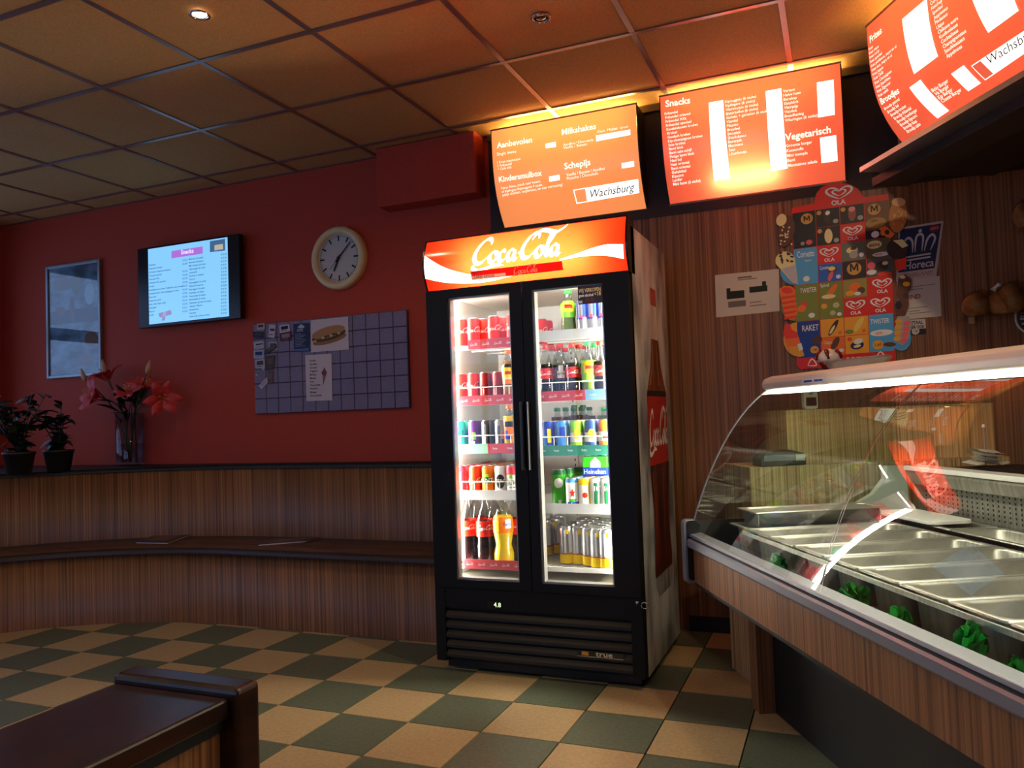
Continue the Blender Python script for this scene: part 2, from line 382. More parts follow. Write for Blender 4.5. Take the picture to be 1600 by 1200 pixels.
# ============================================================ CEILING SPOTS
m_chrome = pm('chrome', (190, 190, 190), 0.15, 1.0)
m_bulb = lamp('spot_bulb', (255, 226, 184), 60)
def spot(px, py, label, on, at=None, energy=13):
    p = at or onZ(px, py, H); t = thing('ceiling_spotlight', label, 'lamp', (p[0], p[1], H - 0.001), group='recessed ceiling spotlights')
    ob('ring', MB().lathe([(0.040, 0), (0.041, -0.005), (0.034, -0.008), (0.030, -0.003), (0.030, 0.0)], m_chrome, 24, caps=(False, False)), t)
    ob('housing', MB().lathe([(0.030, -0.003), (0.027, 0.0), (0.020, 0.0)], m_black, 24, caps=(False, False)), t)
    ob('bulb', MB().lathe([(0.026, -0.0005), (0.02, -0.004), (0.010, -0.006)], m_bulb if on else m_chrome, 20), t)
    if on:
        l = bpy.data.lights.new('spot_beam', 'SPOT'); l.energy = energy; l.color = (1, 0.74, 0.46); l.spot_size = 2.85; l.spot_blend = 0.45; l.shadow_soft_size = 0.03
        lo = bpy.data.objects.new('spot_beam', l); COL.objects.link(lo); lo.parent = t; lo.location = (0, 0, -0.02)
spot(312, 22, 'round recessed ceiling spotlight that is switched on', True)
spot(845, 27, 'round recessed ceiling spotlight that is switched off', False)
# unseen spotlights added to warm and brighten the room, above and behind the viewer
for x, y, lab in ((-2.237, 0.46, 'added lit ceiling spotlight over the low partition'), (-0.44, 0.46, 'added lit ceiling spotlight above the viewer'), (-4.04, 0.46, 'added lit ceiling spotlight over the left bench run'), (1.35, 1.70, 'added lit ceiling spotlight over the glass counter'), (0.28, 2.20, 'added lit ceiling spotlight between the fridge and the counter')):
    spot(0, 0, lab, True, (x, y), 36 if x > 0 else (9 if x > -1 else 12))

# ============================================================ ILLUMINATED MENU BOARDS
def setback(t): return 0.145 * max(0.0, t) ** 3.2
m_box = pm('sign_box_metal', (52, 44, 40), 0.45, 0.3)
m_trim = pm('sign_trim', (150, 120, 104), 0.4, 0.2)
m_hand = pm('marker_ink', (70, 52, 40), 0.6)
def rails(fn, quad, n=14):
    """Bilinear patch over four corners (tl, tr, br, bl), cut into n strips from top to bottom."""
    tl, tr, br, bl = quad; L = []
    for i in range(n + 1):
        s = i / n
        L.append([fn(tl[0] + (bl[0] - tl[0]) * s, tl[1] + (bl[1] - tl[1]) * s), fn(tr[0] + (br[0] - tr[0]) * s, tr[1] + (br[1] - tr[1]) * s)])
    return L
class Board:
    def __init__(s, name, label, loc, rz, W, hgt, depth, m_face, m_letter, tube):
        s.W, s.h = W, hgt; s.loc = Vector(loc); s.rz = rz; s.m_letter = m_letter
        s.t = thing(name, label, 'menu board', loc, rz, 'illuminated menu boards')
        N = 14; prof = [(setback(i / N), hgt * (1 - i / N)) for i in range(N + 1)]
        ob('panel', MB().loft([[(0, y, z), (W, y, z)] for y, z in prof], m_face, closed=False), s.t)
        side = [(0.004, hgt), (depth, hgt), (depth, 0)] + [(y + 0.004, z) for y, z in reversed(prof)]
        for x0, x1 in ((-0.006, 0.0), (W, W + 0.006)):
            ob('side_panel', MB().prism(side, lambda a, b, t: (t, a, b), x0, x1, m_box), s.t)
        ob('back_panel', MB().box((0, depth - 0.006, 0), (W, depth, hgt), m_white), s.t)
        ob('bottom_rail', MB().box((-0.006, prof[-1][0] - 0.008, -0.014), (W + 0.006, depth, 0.0), m_trim), s.t, bevel=0.003)
        ob('top_rail', MB().box((-0.006, -0.004, hgt), (W + 0.006, 0.010, hgt + 0.008), m_trim), s.t)
        for x0, x1, z, es, col in tube:
            ob('tube_lamp', MB().tube([(x0, depth - 0.025, z), (x1, depth - 0.025, z)], 0.011, lamp('sign_tube_%d' % es, col, es), 10), s.t)
        s.txt = MB()
    def S(s, x, z, off=0.0035): return (x, setback(1 - z / s.h) - off, z)
    def px(s, X, Y):
        """The point of the face seen at a pixel, in board coordinates."""
        R = Matrix.Rotation(-s.rz, 3, 'Z'); o = R @ (CAM - s.loc); d = R @ ray(X, Y); y = 0.0
        for _ in range(6):
            t = (y - o.y) / d.y; q = o + d * t; y = setback(1 - min(max(q.z / s.h, 0), 1))
        return (q.x, q.z)
    def T(s, txt, X0, Y0, X1, Y1, bold=0.0, mat=None, tall=1.0, slant=0.0):
        a = s.px(X0, Y0); b = s.px(X1, Y1); n = glyphs(txt, bold)[0]
        w = max(v[0] for v in n) - min(v[0] for v in n); k = (b[0] - a[0]) / w
        dz = (b[1] - a[1]) / max(1e-6, b[0] - a[0])
        s.txt.text(txt, k * tall, lambda x, y: s.S(a[0] + x + slant * y, a[1] + y + x * dz, 0.0045 if mat else 0.0035), mat or s.m_letter, bold, fit=b[0] - a[0])
    def size_text(s, txt, X0, Y0, size, bold=0.0, mat=None):
        a = s.px(X0, Y0); s.txt.text(txt, size, lambda x, y: s.S(a[0] + x, a[1] + y), mat or s.m_letter, bold)
    def quad(s, name, cs, mat, off=0.0030):
        q = [s.px(*c) for c in cs]
        ob(name, MB().loft(rails(lambda x, z: s.S(x, z, off), q), mat, closed=False, smooth=False), s.t)
    def done(s):
        if s.txt.v: ob('lettering', s.txt, s.t, kind='stuff'); s.txt = MB()
def Z1(x, y): return (740 + x / 2.6667, 130 + y / 2.6667)
def Z7(x, y): return (1280 + x / 4, y / 4)

m_let = pm('lit_white_letters', (255, 250, 235), 0.5, 0, (255, 246, 225), 1.25, False)
m_price = pm('lit_white_panel', (255, 252, 245), 0.5, 0, (255, 250, 240), 1.9, True)
f_or = backlit('orange_sign_sheet', (240, 146, 88), 0.85, 0.13)
f_red = backlit('red_sign_sheet', (222, 94, 68), 0.74, 0.2)
YB1 = 3.945
bz0, bz1 = 2.195, 2.705
B1 = Board('menu_board', 'orange lit menu board above the drinks fridge headed Aanbevolen', (-1.71, YB1, bz0), 0, 0.815, bz1 - bz0, 0.15, f_or, m_let, [(0.05, 0.77, 0.49, 120.0, (255, 204, 116))])
def t1(b, Z, s, x0, y0, x1, y1, bold=0.0): b.T(s, *Z(x0, y0), *Z(x1, y1), bold)
t1(B1, Z1, 'Aanbevolen', 98, 272, 245, 247, 0.02); t1(B1, Z1, 'Single menu', 98, 303, 178, 290)
t1(B1, Z1, '1 Friet mayonaise', 100, 337, 196, 320); t1(B1, Z1, '1 Frikandel', 102, 351, 160, 341); t1(B1, Z1, '1 Cola blik', 104, 364, 160, 355)
B1.done(); t1(B1, Z1, 'Kindersmulbox', 108, 413, 286, 385, 0.02)
t1(B1, Z1, 'Verse frites, snack naar keuze,', 115, 444, 280, 413); t1(B1, Z1, 'of kipfingers/kipnuggets 4 stuks,', 119, 458, 290, 428)
t1(B1, Z1, 'pakje drinken, mayonaise, en een verrassing!', 122, 472, 372, 428)
B1.done(); t1(B1, Z1, 'Milkshakes', 369, 217, 511, 191, 0.02); t1(B1, Z1, 'Klein', 517, 209, 547, 203); t1(B1, Z1, 'Middel', 558, 201, 600, 194); t1(B1, Z1, 'Groot', 610, 192, 645, 185)
t1(B1, Z1, 'Aardbei / Chocolade', 374, 263, 500, 241); t1(B1, Z1, 'Vanille / Banaan', 375, 276, 473, 259)
B1.done(); t1(B1, Z1, 'Schepijs', 380, 360, 488, 341, 0.02); t1(B1, Z1, 'Vanille / Banaan / Aardbei', 388, 389, 547, 361); t1(B1, Z1, 'Pistache / Chocolade', 390, 404, 520, 381)
for q in ([(301, 253), (343, 245), (344, 266), (302, 272)], [(315, 390), (358, 382), (360, 404), (317, 411)], [(510, 219), (653, 194), (654, 216), (512, 243)], [(617, 334), (669, 325), (670, 348), (619, 356)]):
    B1.quad('price_panel', [Z1(*c) for c in q], m_price)
B1.quad('name_strip', [Z1(*c) for c in [(416, 445), (686, 400), (691, 458), (430, 503)]], m_price, 0.0026)
B1.quad('name_logo', [Z1(*c) for c in [(420, 448), (466, 440), (474, 492), (433, 499)]], f_or, 0.0034)
B1.done(); B1.T('Wachsburg', *Z1(482, 480), *Z1(668, 449), 0.004, m_hand, 1.0, 0.35)
B1.done()

B2 = Board('menu_board', 'red lit menu board with white price columns headed Snacks', (-0.768, YB1, bz0 + 0.006), 0, 0.845, bz1 - bz0 + 0.006, 0.15, f_red, m_let, [(0.05, 0.80, 0.495, 120.0, (255, 204, 116)), (0.24, 0.54, 0.10, 360.0, (255, 226, 180))])
t1(B2, Z1, 'Snacks', 800, 100, 903, 84, 0.02)
rows = ['Frikandel', 'Frikandel oriental', 'Frikandel XXL', 'Frikandel speciaal', 'Kwekkeboom kroket', 'Kroket', 'Goulash kroket', 'Kip-champignon kroket', 'Sate kroket', 'Bami blok', 'Bami sate schijf', 'Pittige bami blok', 'Nasi bal', 'Nasi oriental', 'Bami oriental', 'Gehaktbal', 'Kipcorn', 'Lucifer', 'Mini bami (6 stuks)']
for i, r in enumerate(rows):
    s = i / (len(rows) - 1); B2.size_text(r, *Z1(797 + 36 * s, 134 + 294 * s), 0.0182, 0.008)
B2.done(); rows = ['Kipnuggets (6 stuks)', 'Kipfingers (6 stuks)', 'Vlammetjes (6 stuks)', 'Bitterballen (6 stuks)', 'Gehakt + garnalen (6 stuks)', 'Viandel', 'Pikanto', 'Braadsel', 'Sitostick', 'Shaslicksaus', 'Berenpik', 'Mexicano', 'Sate', 'Lihanboutje']
for i, r in enumerate(rows):
    s = i / (len(rows) - 1); B2.size_text(r, *Z1(1048 + 18 * s, 84 + 218 * s), 0.0182, 0.008)
B2.done(); rows = ['Variant', 'Halve haan', 'Berehap', 'Shashlick', 'Vlampijp', 'Visstick', 'Braadharing', 'Wieringen (6 stuks)']
for i, r in enumerate(rows):
    s = i / (len(rows) - 1); B2.size_text(r, *Z1(1290 + 8 * s, 40 + 122 * s), 0.0182, 0.008)
B2.done(); t1(B2, Z1, 'Vegetarisch', 1299, 241, 1489, 207, 0.02)
rows = ['Groente burger', 'Kaassoufle', 'Mini loempia', 'Bami', 'Mexicaanse salade']
for i, r in enumerate(rows):
    s = i / (len(rows) - 1); B2.size_text(r, *Z1(1303 + 8 * s, 268 + 82 * s), 0.0182, 0.008)
for q in ([(980, 82), (1040, 71), (1070, 398), (1003, 408)], [(1217, 34), (1282, 22), (1308, 356), (1240, 368)], [(1430, -2), (1500, -14), (1505, 132), (1436, 144)], [(1443, 228), (1510, 217), (1517, 324), (1450, 334)]):
    B2.quad('price_panel', [Z1(*c) for c in q], m_price)
B2.done()

fl = CW(1.845, 3.085, bz0)
B3 = Board('menu_board', 'red lit menu board over the glass counter headed Frites', fl, ANG - PI / 2, 1.15, bz1 - bz0, 0.21, f_red, m_let, [(0.05, 1.1, 0.49, 120.0, (255, 204, 116))])
t1(B3, Z7, 'Frites', 322, 270, 396, 205, 0.02)
rows = ['Friet', 'Friet mayo', 'Friet curry', 'Friet speciaal', 'Friet pindasaus, mayo en ui', 'Friet saus, mayo en ui', 'Friet Joppie', 'Friet Chilli', 'Friet Champignon', 'Friet Stoofvlees', 'Friet Zigeuner', 'Friet sateh']
for i, r in enumerate(rows):
    s = i / (len(rows) - 1); B3.size_text(r, *Z7(316 + 62 * s ** 1.5, 318 + 292 * s), 0.0168, 0.006)
B3.done(); t1(B3, Z7, 'Broodjes', 395, 655, 508, 580, 0.02)
for i, r in enumerate(['Broodje gezond', 'Broodje bal', 'Broodje kroket', 'Broodje frikandel', 'Broodje hamburger', 'Broodje kipcorn', 'Broodje kaas', 'Broodje zalm']):
    s = i / 7; B3.size_text(r, *Z7(416 + 146 * s, 690 + 142 * s), 0.0168, 0.006)
B3.done()
for i, r in enumerate(['Mayonaise', 'Curry', 'Ketchup', 'Speciaal', 'Joppiesaus', 'Pindasaus', 'Uitjes', 'Chilisaus extra', 'Knoflooksaus', 'Cocktailsaus', 'Champignonsaus', 'Stoofvleessaus', 'Appelmoes']):
    s = i / 12; B3.size_text(r, *Z7(697 + 108 * s ** 1.3, 5 + 360 * s), 0.0185, 0.006)
B3.done()
for i, r in enumerate(['Bicky Burger', 'Vis Burger', 'Kip Burger', 'Cheese Burger']):
    s = i / 3; B3.size_text(r, *Z7(715 + 64 * s, 578 + 66 * s), 0.0185, 0.006)
for q in ([(523, 120), (676, -10), (747, 352), (598, 463)], [(568, 548), (637, 498), (818, 692), (746, 740)], [(830, 462), (908, 408), (1018, 520), (940, 570)], [(960, -10), (1180, -150), (1252, 66), (1062, 205)]):
    B3.quad('price_panel', [Z7(*c) for c in q], m_price)
B3.quad('name_strip', [Z7(*c) for c in [(955, 412), (1320, 170), (1400, 260), (1045, 502)]], m_price, 0.0026)
B3.quad('name_logo', [Z7(*c) for c in [(962, 414), (1014, 380), (1098, 460), (1046, 496)]], f_red, 0.0034)
B3.done(); B3.T('Wachsburg', *Z7(1066, 408), *Z7(1390, 205), 0.0, m_hand, 0.75, 0.35)
B3.done()

# ============================================================ TELEVISION
TVY = 4.02
def Z8(x, y): return (200 + x / 7.275, 355 + y / 7.275)
a = onY(*Z8(105, 245), TVY); b = onY(*Z8(1280, 1050), TVY)
tx0, tx1, tz0, tz1 = a.x, b.x, onY(*Z8(700, 1095), TVY).z, onY(*Z8(690, 157), TVY).z
tv = thing('television', 'flat television showing a pale blue snack price list', 'television', ((tx0 + tx1) / 2, YB, tz0))
RT = rel(((tx0 + tx1) / 2, YB, tz0))
m_bezel = pm('tv_bezel', (12, 14, 24), 0.25)
ob('casing', shift(MB().box((tx0, TVY, tz0), (tx1, TVY + 0.045, tz1), m_bezel), RT), tv, bevel=0.005)
ob('wall_bracket', shift(MB().box((tx0 + 0.3, TVY + 0.045, tz0 + 0.15), (tx1 - 0.3, YB - 0.001, tz1 - 0.15), m_black), RT), tv)
m_scr = pm('lit_screen', (150, 200, 240), 0.3, 0, (134, 206, 252), 0.9)
def q4(cs, Y): return [onY(*c, Y) for c in cs]
sc = q4([Z8(228, 255), Z8(1135, 108), Z8(1150, 1012), Z8(232, 1107)], TVY)
sx0, sx1, sz0, sz1 = sc[0].x, sc[2].x, (sc[2].z + sc[3].z) / 2, (sc[0].z + sc[1].z) / 2
scr = ob('screen', shift(MB().add([(sx0, TVY - 0.0008, sz0), (sx1, TVY - 0.0008, sz0), (sx1, TVY - 0.0008, sz1), (sx0, TVY - 0.0008, sz1)], [(0, 1, 2, 3)], m_scr), RT), tv)
m_pink = pm('screen_pink', (190, 120, 210), 0.4, 0, (176, 112, 214), 0.85, False)
m_ink = pm('screen_ink', (30, 60, 90), 0.5, 0, (40, 84, 130), 0.5, False)
m_slet = pm('screen_white', (240, 245, 255), 0.5, 0, (235, 245, 255), 1.0, False)
def scr_px(mb, s, x0, y0, size, mat, fit=None, bold=0.0):
    p = onY(*Z8(x0, y0), TVY)
    mb.text(s, size, lambda x, y: RT(p.x + x, TVY - 0.0016, p.z + y), mat, bold, fit=fit)
hp = [onY(*Z8(*c), TVY) for c in ((495, 272), (852, 218), (852, 300), (495, 355))]
hd = ob('banner', MB().add([RT(p.x, TVY - 0.0012, p.z) for p in hp], [(3, 2, 1, 0)], m_pink), tv)
tt = MB(); scr_px(tt, 'Snacks', 605, 310, 0.042, m_slet, bold=0.01)
L1 = ['Frikandel', 'Frikandel Oriental', '(Zoetzure uitjes & pindasaus)', 'Frikandel speciaal', 'Frikandel XXL', 'Frikandel XXL speciaal', 'Kroket', 'Kwekkeboom kroket / Kalfsvlees, Sate kroket', 'Goulashkroket / Kip-champignon kroket', 'Bami blok', 'Pittige bami blok', 'Nasi schijf / Bami schijf', 'Gehaktbal', 'Kipcorn', 'Lucifer']
for i, s in enumerate(L1):
    k = i / (len(L1) - 1); scr_px(tt, s, 242, 442 + (1010 - 442) * k, 0.0165, m_ink, bold=0.01)
    if i != 2: scr_px(tt, '\u20ac 2,%02d' % (10 + 35 * i % 90), 622, 388 + (968 - 388) * k, 0.0165, m_ink, bold=0.01)
L2 = ['Mexicano (6 stuks)', 'Bitterbal Garnituur', 'Mini loempia (8 stuks)', 'Vlammetjes (6 stuks)', 'Loempidel', 'Kipstick (2 stukjes)', 'Kipcorn', 'Kipnuggetjes (6 stuks)', 'Pikanto Kroepoek', 'Kipnuggets (6 stuks)', 'Kipfingers (6 stuks)', 'Vlammetjes (6 stuks)', 'Bitterballen (6 stuks)', 'Gebakken garnalen (6 stuks)', 'Viandel / Pikanto', 'Braadworst', 'Sitostick', 'New York Chicken Strips']
for i, s in enumerate(L2):
    k = i / (len(L2) - 1); scr_px(tt, s, 695 + 8 * k, 374 + (1026 - 374) * k, 0.0165, m_ink, bold=0.01)
    scr_px(tt, '\u20ac 3,%02d' % (20 + 25 * i % 80), 1063, 322 + (988 - 322) * k, 0.0165, m_ink, bold=0.01)
ob('lettering', tt, tv, kind='stuff')
for q, c in ([(932, 160), (1105, 132), (1105, 265), (932, 285)], (70, 110, 150)), ([(985, 205), (1080, 190), (1085, 250), (985, 265)], (205, 195, 170)):
    ob('screen_photo', MB().add([RT(onY(*Z8(*k), TVY).x, TVY - 0.0012 - (0.0006 if c[0] > 100 else 0), onY(*Z8(*k), TVY).z) for k in q], [(3, 2, 1, 0)], pm('screen_photo%d' % c[0], c, 0.4, 0, c, 0.7, False)), tv)
for q in ([(345, 980), (490, 940), (500, 990), (365, 1030)], [(400, 965), (440, 955), (420, 1060), (385, 1065)]):
    ob('screen_snack', MB().add([RT(onY(*Z8(*k), TVY).x, TVY - 0.0014, onY(*Z8(*k), TVY).z) for k in q], [(3, 2, 1, 0)], pm('screen_snack', (170, 160, 190), 0.4, 0, (150, 150, 190), 0.75, False)), tv)

# ============================================================ WALL CLOCK
c = onY(528.5, 403, 4.07)
clk = thing('wall_clock', 'round cream-rimmed wall clock showing seven minutes past seven', 'clock', (c.x, YB, c.z))
m_cream = pm('cream_plastic', (226, 204, 154), 0.4); m_face = pm('clock_face', (196, 190, 184), 0.5); m_tick = pm('clock_black', (20, 18, 18), 0.5)
def yl(prof, mat, seg=40, caps=(False, False)):
    b = MB().lathe(prof, mat, seg, caps=caps); b.v = [(x, -z, y) for x, y, z in b.v]; return b
ob('rim', yl([(0.196, 0.0), (0.198, 0.03), (0.190, 0.046), (0.172, 0.05), (0.155, 0.042), (0.151, 0.022)], m_cream), clk)
ob('face', yl([(0.152, 0.0), (0.152, 0.022)], m_face, caps=(False, True)), clk)
tk = MB()
for i in range(60):
    a = 2 * PI * i / 60; big = i % 5 == 0; r0, r1, w = (0.108, 0.143, 0.0055) if big else (0.132, 0.143, 0.0018)
    d = (math.sin(a), math.cos(a)); n = (d[1], -d[0])
    tk.add([(d[0] * r + n[0] * s * w, -0.0228, d[1] * r + n[1] * s * w) for r, s in ((r0, -1), (r1, -1), (r1, 1), (r0, 1))], [(0, 1, 2, 3)], m_tick)
ob('minute_marks', tk, clk)
def hand(name, ang, l0, l1, w0, w1, y):
    a = math.radians(ang); d = (math.sin(a), math.cos(a)); n = (d[1], -d[0])
    P = [(d[0] * r + n[0] * s, d[1] * r + n[1] * s) for r, s in ((-l0, -w0), (l1, -w1), (l1, w1), (-l0, w0))]
    ob(name, MB().prism(P, lambda p, q, t: (p, t, q), -y, -y - 0.002, m_tick), clk)
hand('hour_hand', 206, 0.02, 0.088, 0.007, 0.005, 0.025); hand('minute_hand', 45, 0.03, 0.128, 0.005, 0.003, 0.029); hand('second_hand', 222, 0.03, 0.09, 0.001, 0.001, 0.033)
ob('hub', yl([(0.009, 0.024), (0.009, 0.036)], m_tick, 12, (False, True)), clk)

# ============================================================ FRAMED PICTURE
a = onY(72, 415, 4.08); b = onY(159, 586, 4.08); fx, fz = (a.x + b.x) / 2, b.z; fw, fh = b.x - a.x, a.z - b.z - 0.01
fr = thing('framed_picture', 'tall silver-framed picture behind glass near the dark corner', 'picture', (fx, YB, fz))
m_silver = pm('silver_frame', (150, 156, 162), 0.35, 0.7)
for n_, p, q in (('frame_bar', (-fw / 2, 0), (-fw / 2 + 0.022, fh)), ('frame_bar', (fw / 2 - 0.022, 0), (fw / 2, fh)), ('frame_bar', (-fw / 2 + 0.022, 0), (fw / 2 - 0.022, 0.022)), ('frame_bar', (-fw / 2 + 0.022, fh - 0.022), (fw / 2 - 0.022, fh))):
    ob(n_, MB().box((p[0], -0.028, p[1]), (q[0], -0.001, q[1]), m_silver), fr, bevel=0.004)
m_print = grain('picture_print', (58, 84, 106), (120, 160, 186), (5, 5, 9), 0.6, 0.4, 0.62)
ob('print', MB().box((-fw / 2 + 0.02, -0.012, 0.02), (fw / 2 - 0.02, -0.004, fh - 0.02), m_print), fr)
pr = MB(); rnd = random.Random(4)
for (x, z, rx, rz_, c_) in ((-0.14, 0.5, 0.05, 0.035, (120, 74, 60)), (-0.02, 0.5, 0.025, 0.1, (96, 60, 54)), (0.03, 0.68, 0.05, 0.08, (92, 92, 70)), (0.17, 0.27, 0.07, 0.055, (130, 92, 70)), (0.12, 0.12, 0.08, 0.05, (120, 110, 110)), (-0.12, 0.7, 0.1, 0.05, (110, 90, 84)), (0.16, 0.6, 0.05, 0.08, (140, 190, 205))):
    pr.flat(ell(x, z, rx, rz_, 14), lambda u, v: (u, -0.0128, v), pm('print_%d_%d' % (c_[0], c_[1]), c_, 0.6))
pr.box((-0.26, -0.0127, 0.40), (0.26, -0.0124, 0.50), pm('print_band', (30, 42, 62), 0.6))
ob('print_shapes', pr, fr)
ob('glass', MB().box((-fw / 2 + 0.022, -0.018, 0.022), (fw / 2 - 0.022, -0.016, fh - 0.022), glass('picture_glass', (255, 255, 255), 1.8)), fr)

# ============================================================ NOTICE BOARD AND WHAT IS PINNED TO IT
NY = 4.075
nx0, nx1, nz0, nz1 = -3.511, -2.36, 1.195, 1.781
nb = thing('notice_board', 'wide lavender felt notice board of square tiles on the red wall', 'notice board', ((nx0 + nx1) / 2, YB, nz0))
RN = rel(((nx0 + nx1) / 2, YB, nz0))
m_felt = grain('lavender_felt', (122, 114, 142), (140, 130, 160), (220, 220, 220), 0.95, bump=0.3); m_fj = pm('felt_joint', (74, 68, 92), 0.95)
ob('backing', shift(MB().box((nx0, NY + 0.006, nz0), (nx1, YB - 0.001, nz1), m_fj), RN), nb)
fwid, fhgt = (nx1 - nx0) / 12, (nz1 - nz0) / 6
ft = mesh_of('felt_tile', MB().loft([[(0.002, 0, 0.002), (fwid - 0.002, 0, 0.002), (fwid - 0.002, 0, fhgt - 0.002), (0.002, 0, fhgt - 0.002)], [(0.004, -0.007, 0.004), (fwid - 0.004, -0.007, 0.004), (fwid - 0.004, -0.007, fhgt - 0.004), (0.004, -0.007, fhgt - 0.004)]], m_felt, caps=(False, True), smooth=False))
for i in range(12):
    for j in range(6): ob('felt_tile', ft, nb, loc=RN(nx0 + i * fwid, NY + 0.007, nz0 + j * fhgt))
def Z6(x, y): return (390 + x / 8, 490 + y / 8)
PY = NY - 0.003
layer = [0]
def sheet(name, label, cat, cs, mat, group=None):
    layer[0] += 1
    y = PY - 0.0012 * (1 + layer[0] % 3)
    q = [onY(*Z6(*c), y) for c in cs]; c0 = sum((Vector(p) for p in q), Vector()) / 4
    def fn(u, v, off=0.0): # u, v from 0 to 1: left to right, top to bottom
        p = (q[0] * (1 - u) + q[1] * u) * (1 - v) + (q[3] * (1 - u) + q[2] * u) * v
        return (p.x - c0.x, p.y - c0.y - off, p.z - c0.z)
    t = thing(name, label, cat, c0, group=group)
    ob('sheet', MB().add([fn(0, 0), fn(1, 0), fn(1, 1), fn(0, 1), fn(0, 0, -0.0008), fn(1, 0, -0.0008), fn(1, 1, -0.0008), fn(0, 1, -0.0008)],
                         [(3, 2, 1, 0), (4, 5, 6, 7), (0, 1, 5, 4), (1, 2, 6, 5), (2, 3, 7, 6), (3, 0, 4, 7)], mat), t)
    return t, fn
m_paper = pm('white_paper', (206, 192, 198), 0.8)
t, fn = sheet('sandwich_poster', 'white poster with a photo of a filled baguette', 'poster', [(762, 85), (1232, 35), (1240, 450), (768, 485)], m_paper)
def blob(mb, fn, pts, mat, off=0.0006): mb.add([fn(u, v, off) for u, v in pts], [tuple(range(len(pts)))[::-1]], mat)
bm_ = MB(); rnd = random.Random(7)
blob(bm_, fn, [(c[0], c[1]) for c in ell(0.5, 0.64, 0.46, 0.13, 22, -0.22)], pm('bread_low', (150, 104, 66), 0.8), 0.0005)
blob(bm_, fn, [(c[0], c[1]) for c in ell(0.48, 0.52, 0.46, 0.15, 22, -0.22)], pm('filling', (84, 62, 36), 0.8), 0.0008)
blob(bm_, fn, [(c[0], c[1]) for c in ell(0.47, 0.42, 0.45, 0.17, 22, -0.22)], pm('bread_top', (176, 126, 84), 0.8), 0.0011)
for i in range(12):
    u = 0.12 + 0.07 * i; v = 0.68 - (u - 0.1) * 0.32 + rnd.uniform(-0.03, 0.03)
    blob(bm_, fn, [(c[0], c[1]) for c in ell(u, v, 0.04, 0.04, 8, rnd.uniform(0, 3))], pm(('cheese', 'lettuce', 'meat')[i % 3], ((196, 176, 120), (66, 78, 40), (96, 60, 44))[i % 3], 0.8), 0.0014)
ob('sandwich_photo', bm_, t)
t, fn = sheet('flyer', 'dark blue flyer headed LIVE pinned beside the sandwich poster', 'flyer', [(545, 130), (745, 115), (750, 470), (555, 480)], pm('flyer_blue', (32, 48, 84), 0.7))
fl_ = MB(); m_fw = pm('flyer_white', (176, 182, 200), 0.7)
blob(fl_, fn, [(0.5, 0.02), (0.72, 0.12), (0.66, 0.17), (0.34, 0.17), (0.28, 0.12)], m_fw)
blob(fl_, fn, [(0.02, 0.90), (0.98, 0.88), (0.98, 0.98), (0.02, 0.98)], pm('flyer_band', (84, 104, 150), 0.7))
def sh_text(mb, fn, s, u, v, size, mat, asp=1.0, bold=0.0):
    mb.text(s, 1.0, lambda x, y: fn(u + x * size * asp, v - y * size, 0.0009), mat, bold)
sh_text(fl_, fn, 'LIVE', 0.24, 0.28, 0.12, m_fw, 1.7, 0.03)
for i in range(9): blob(fl_, fn, [(0.1, 0.36 + i * 0.055), (0.1 + 0.4 + 0.35 * ((i * 5) % 7) / 7, 0.36 + i * 0.055), (0.1 + 0.4 + 0.35 * ((i * 5) % 7) / 7, 0.37 + i * 0.055), (0.1, 0.37 + i * 0.055)], m_fw)
ob('flyer_print', fl_, t)
t, fn = sheet('ice_cream_list', 'white sheet listing ice cream flavours with a cone picture', 'paper', [(695, 520), (1025, 500), (1035, 1085), (710, 1095)], m_paper)
ic = MB(); m_pi = pm('paper_ink', (46, 40, 56), 0.8)
for i, s in enumerate(['Vanille', 'Aardbei', 'Citroen', 'Yoghurt', 'Banaan', 'Mango', 'Kiwi', 'Chocolade', 'Pistache', 'Malaga', 'Stracciatella']): sh_text(ic, fn, s, 0.16, 0.145 + i * 0.0755, 0.052, m_pi, 1.75, 0.015)
blob(ic, fn, [(0.64, 0.43), (0.80, 0.43), (0.66, 0.68)], pm('cone_print', (150, 96, 84), 0.8), 0.0006)
blob(ic, fn, [(c[0], c[1]) for c in ell(0.71, 0.40, 0.10, 0.06, 14)], pm('scoop_print', (120, 62, 66), 0.8), 0.0009)
blob(ic, fn, [(0.72, 0.28), (0.80, 0.40), (0.64, 0.40)], pm('cone_tip_print', (128, 58, 62), 0.8), 0.0011)
ob('list_print', ic, t)
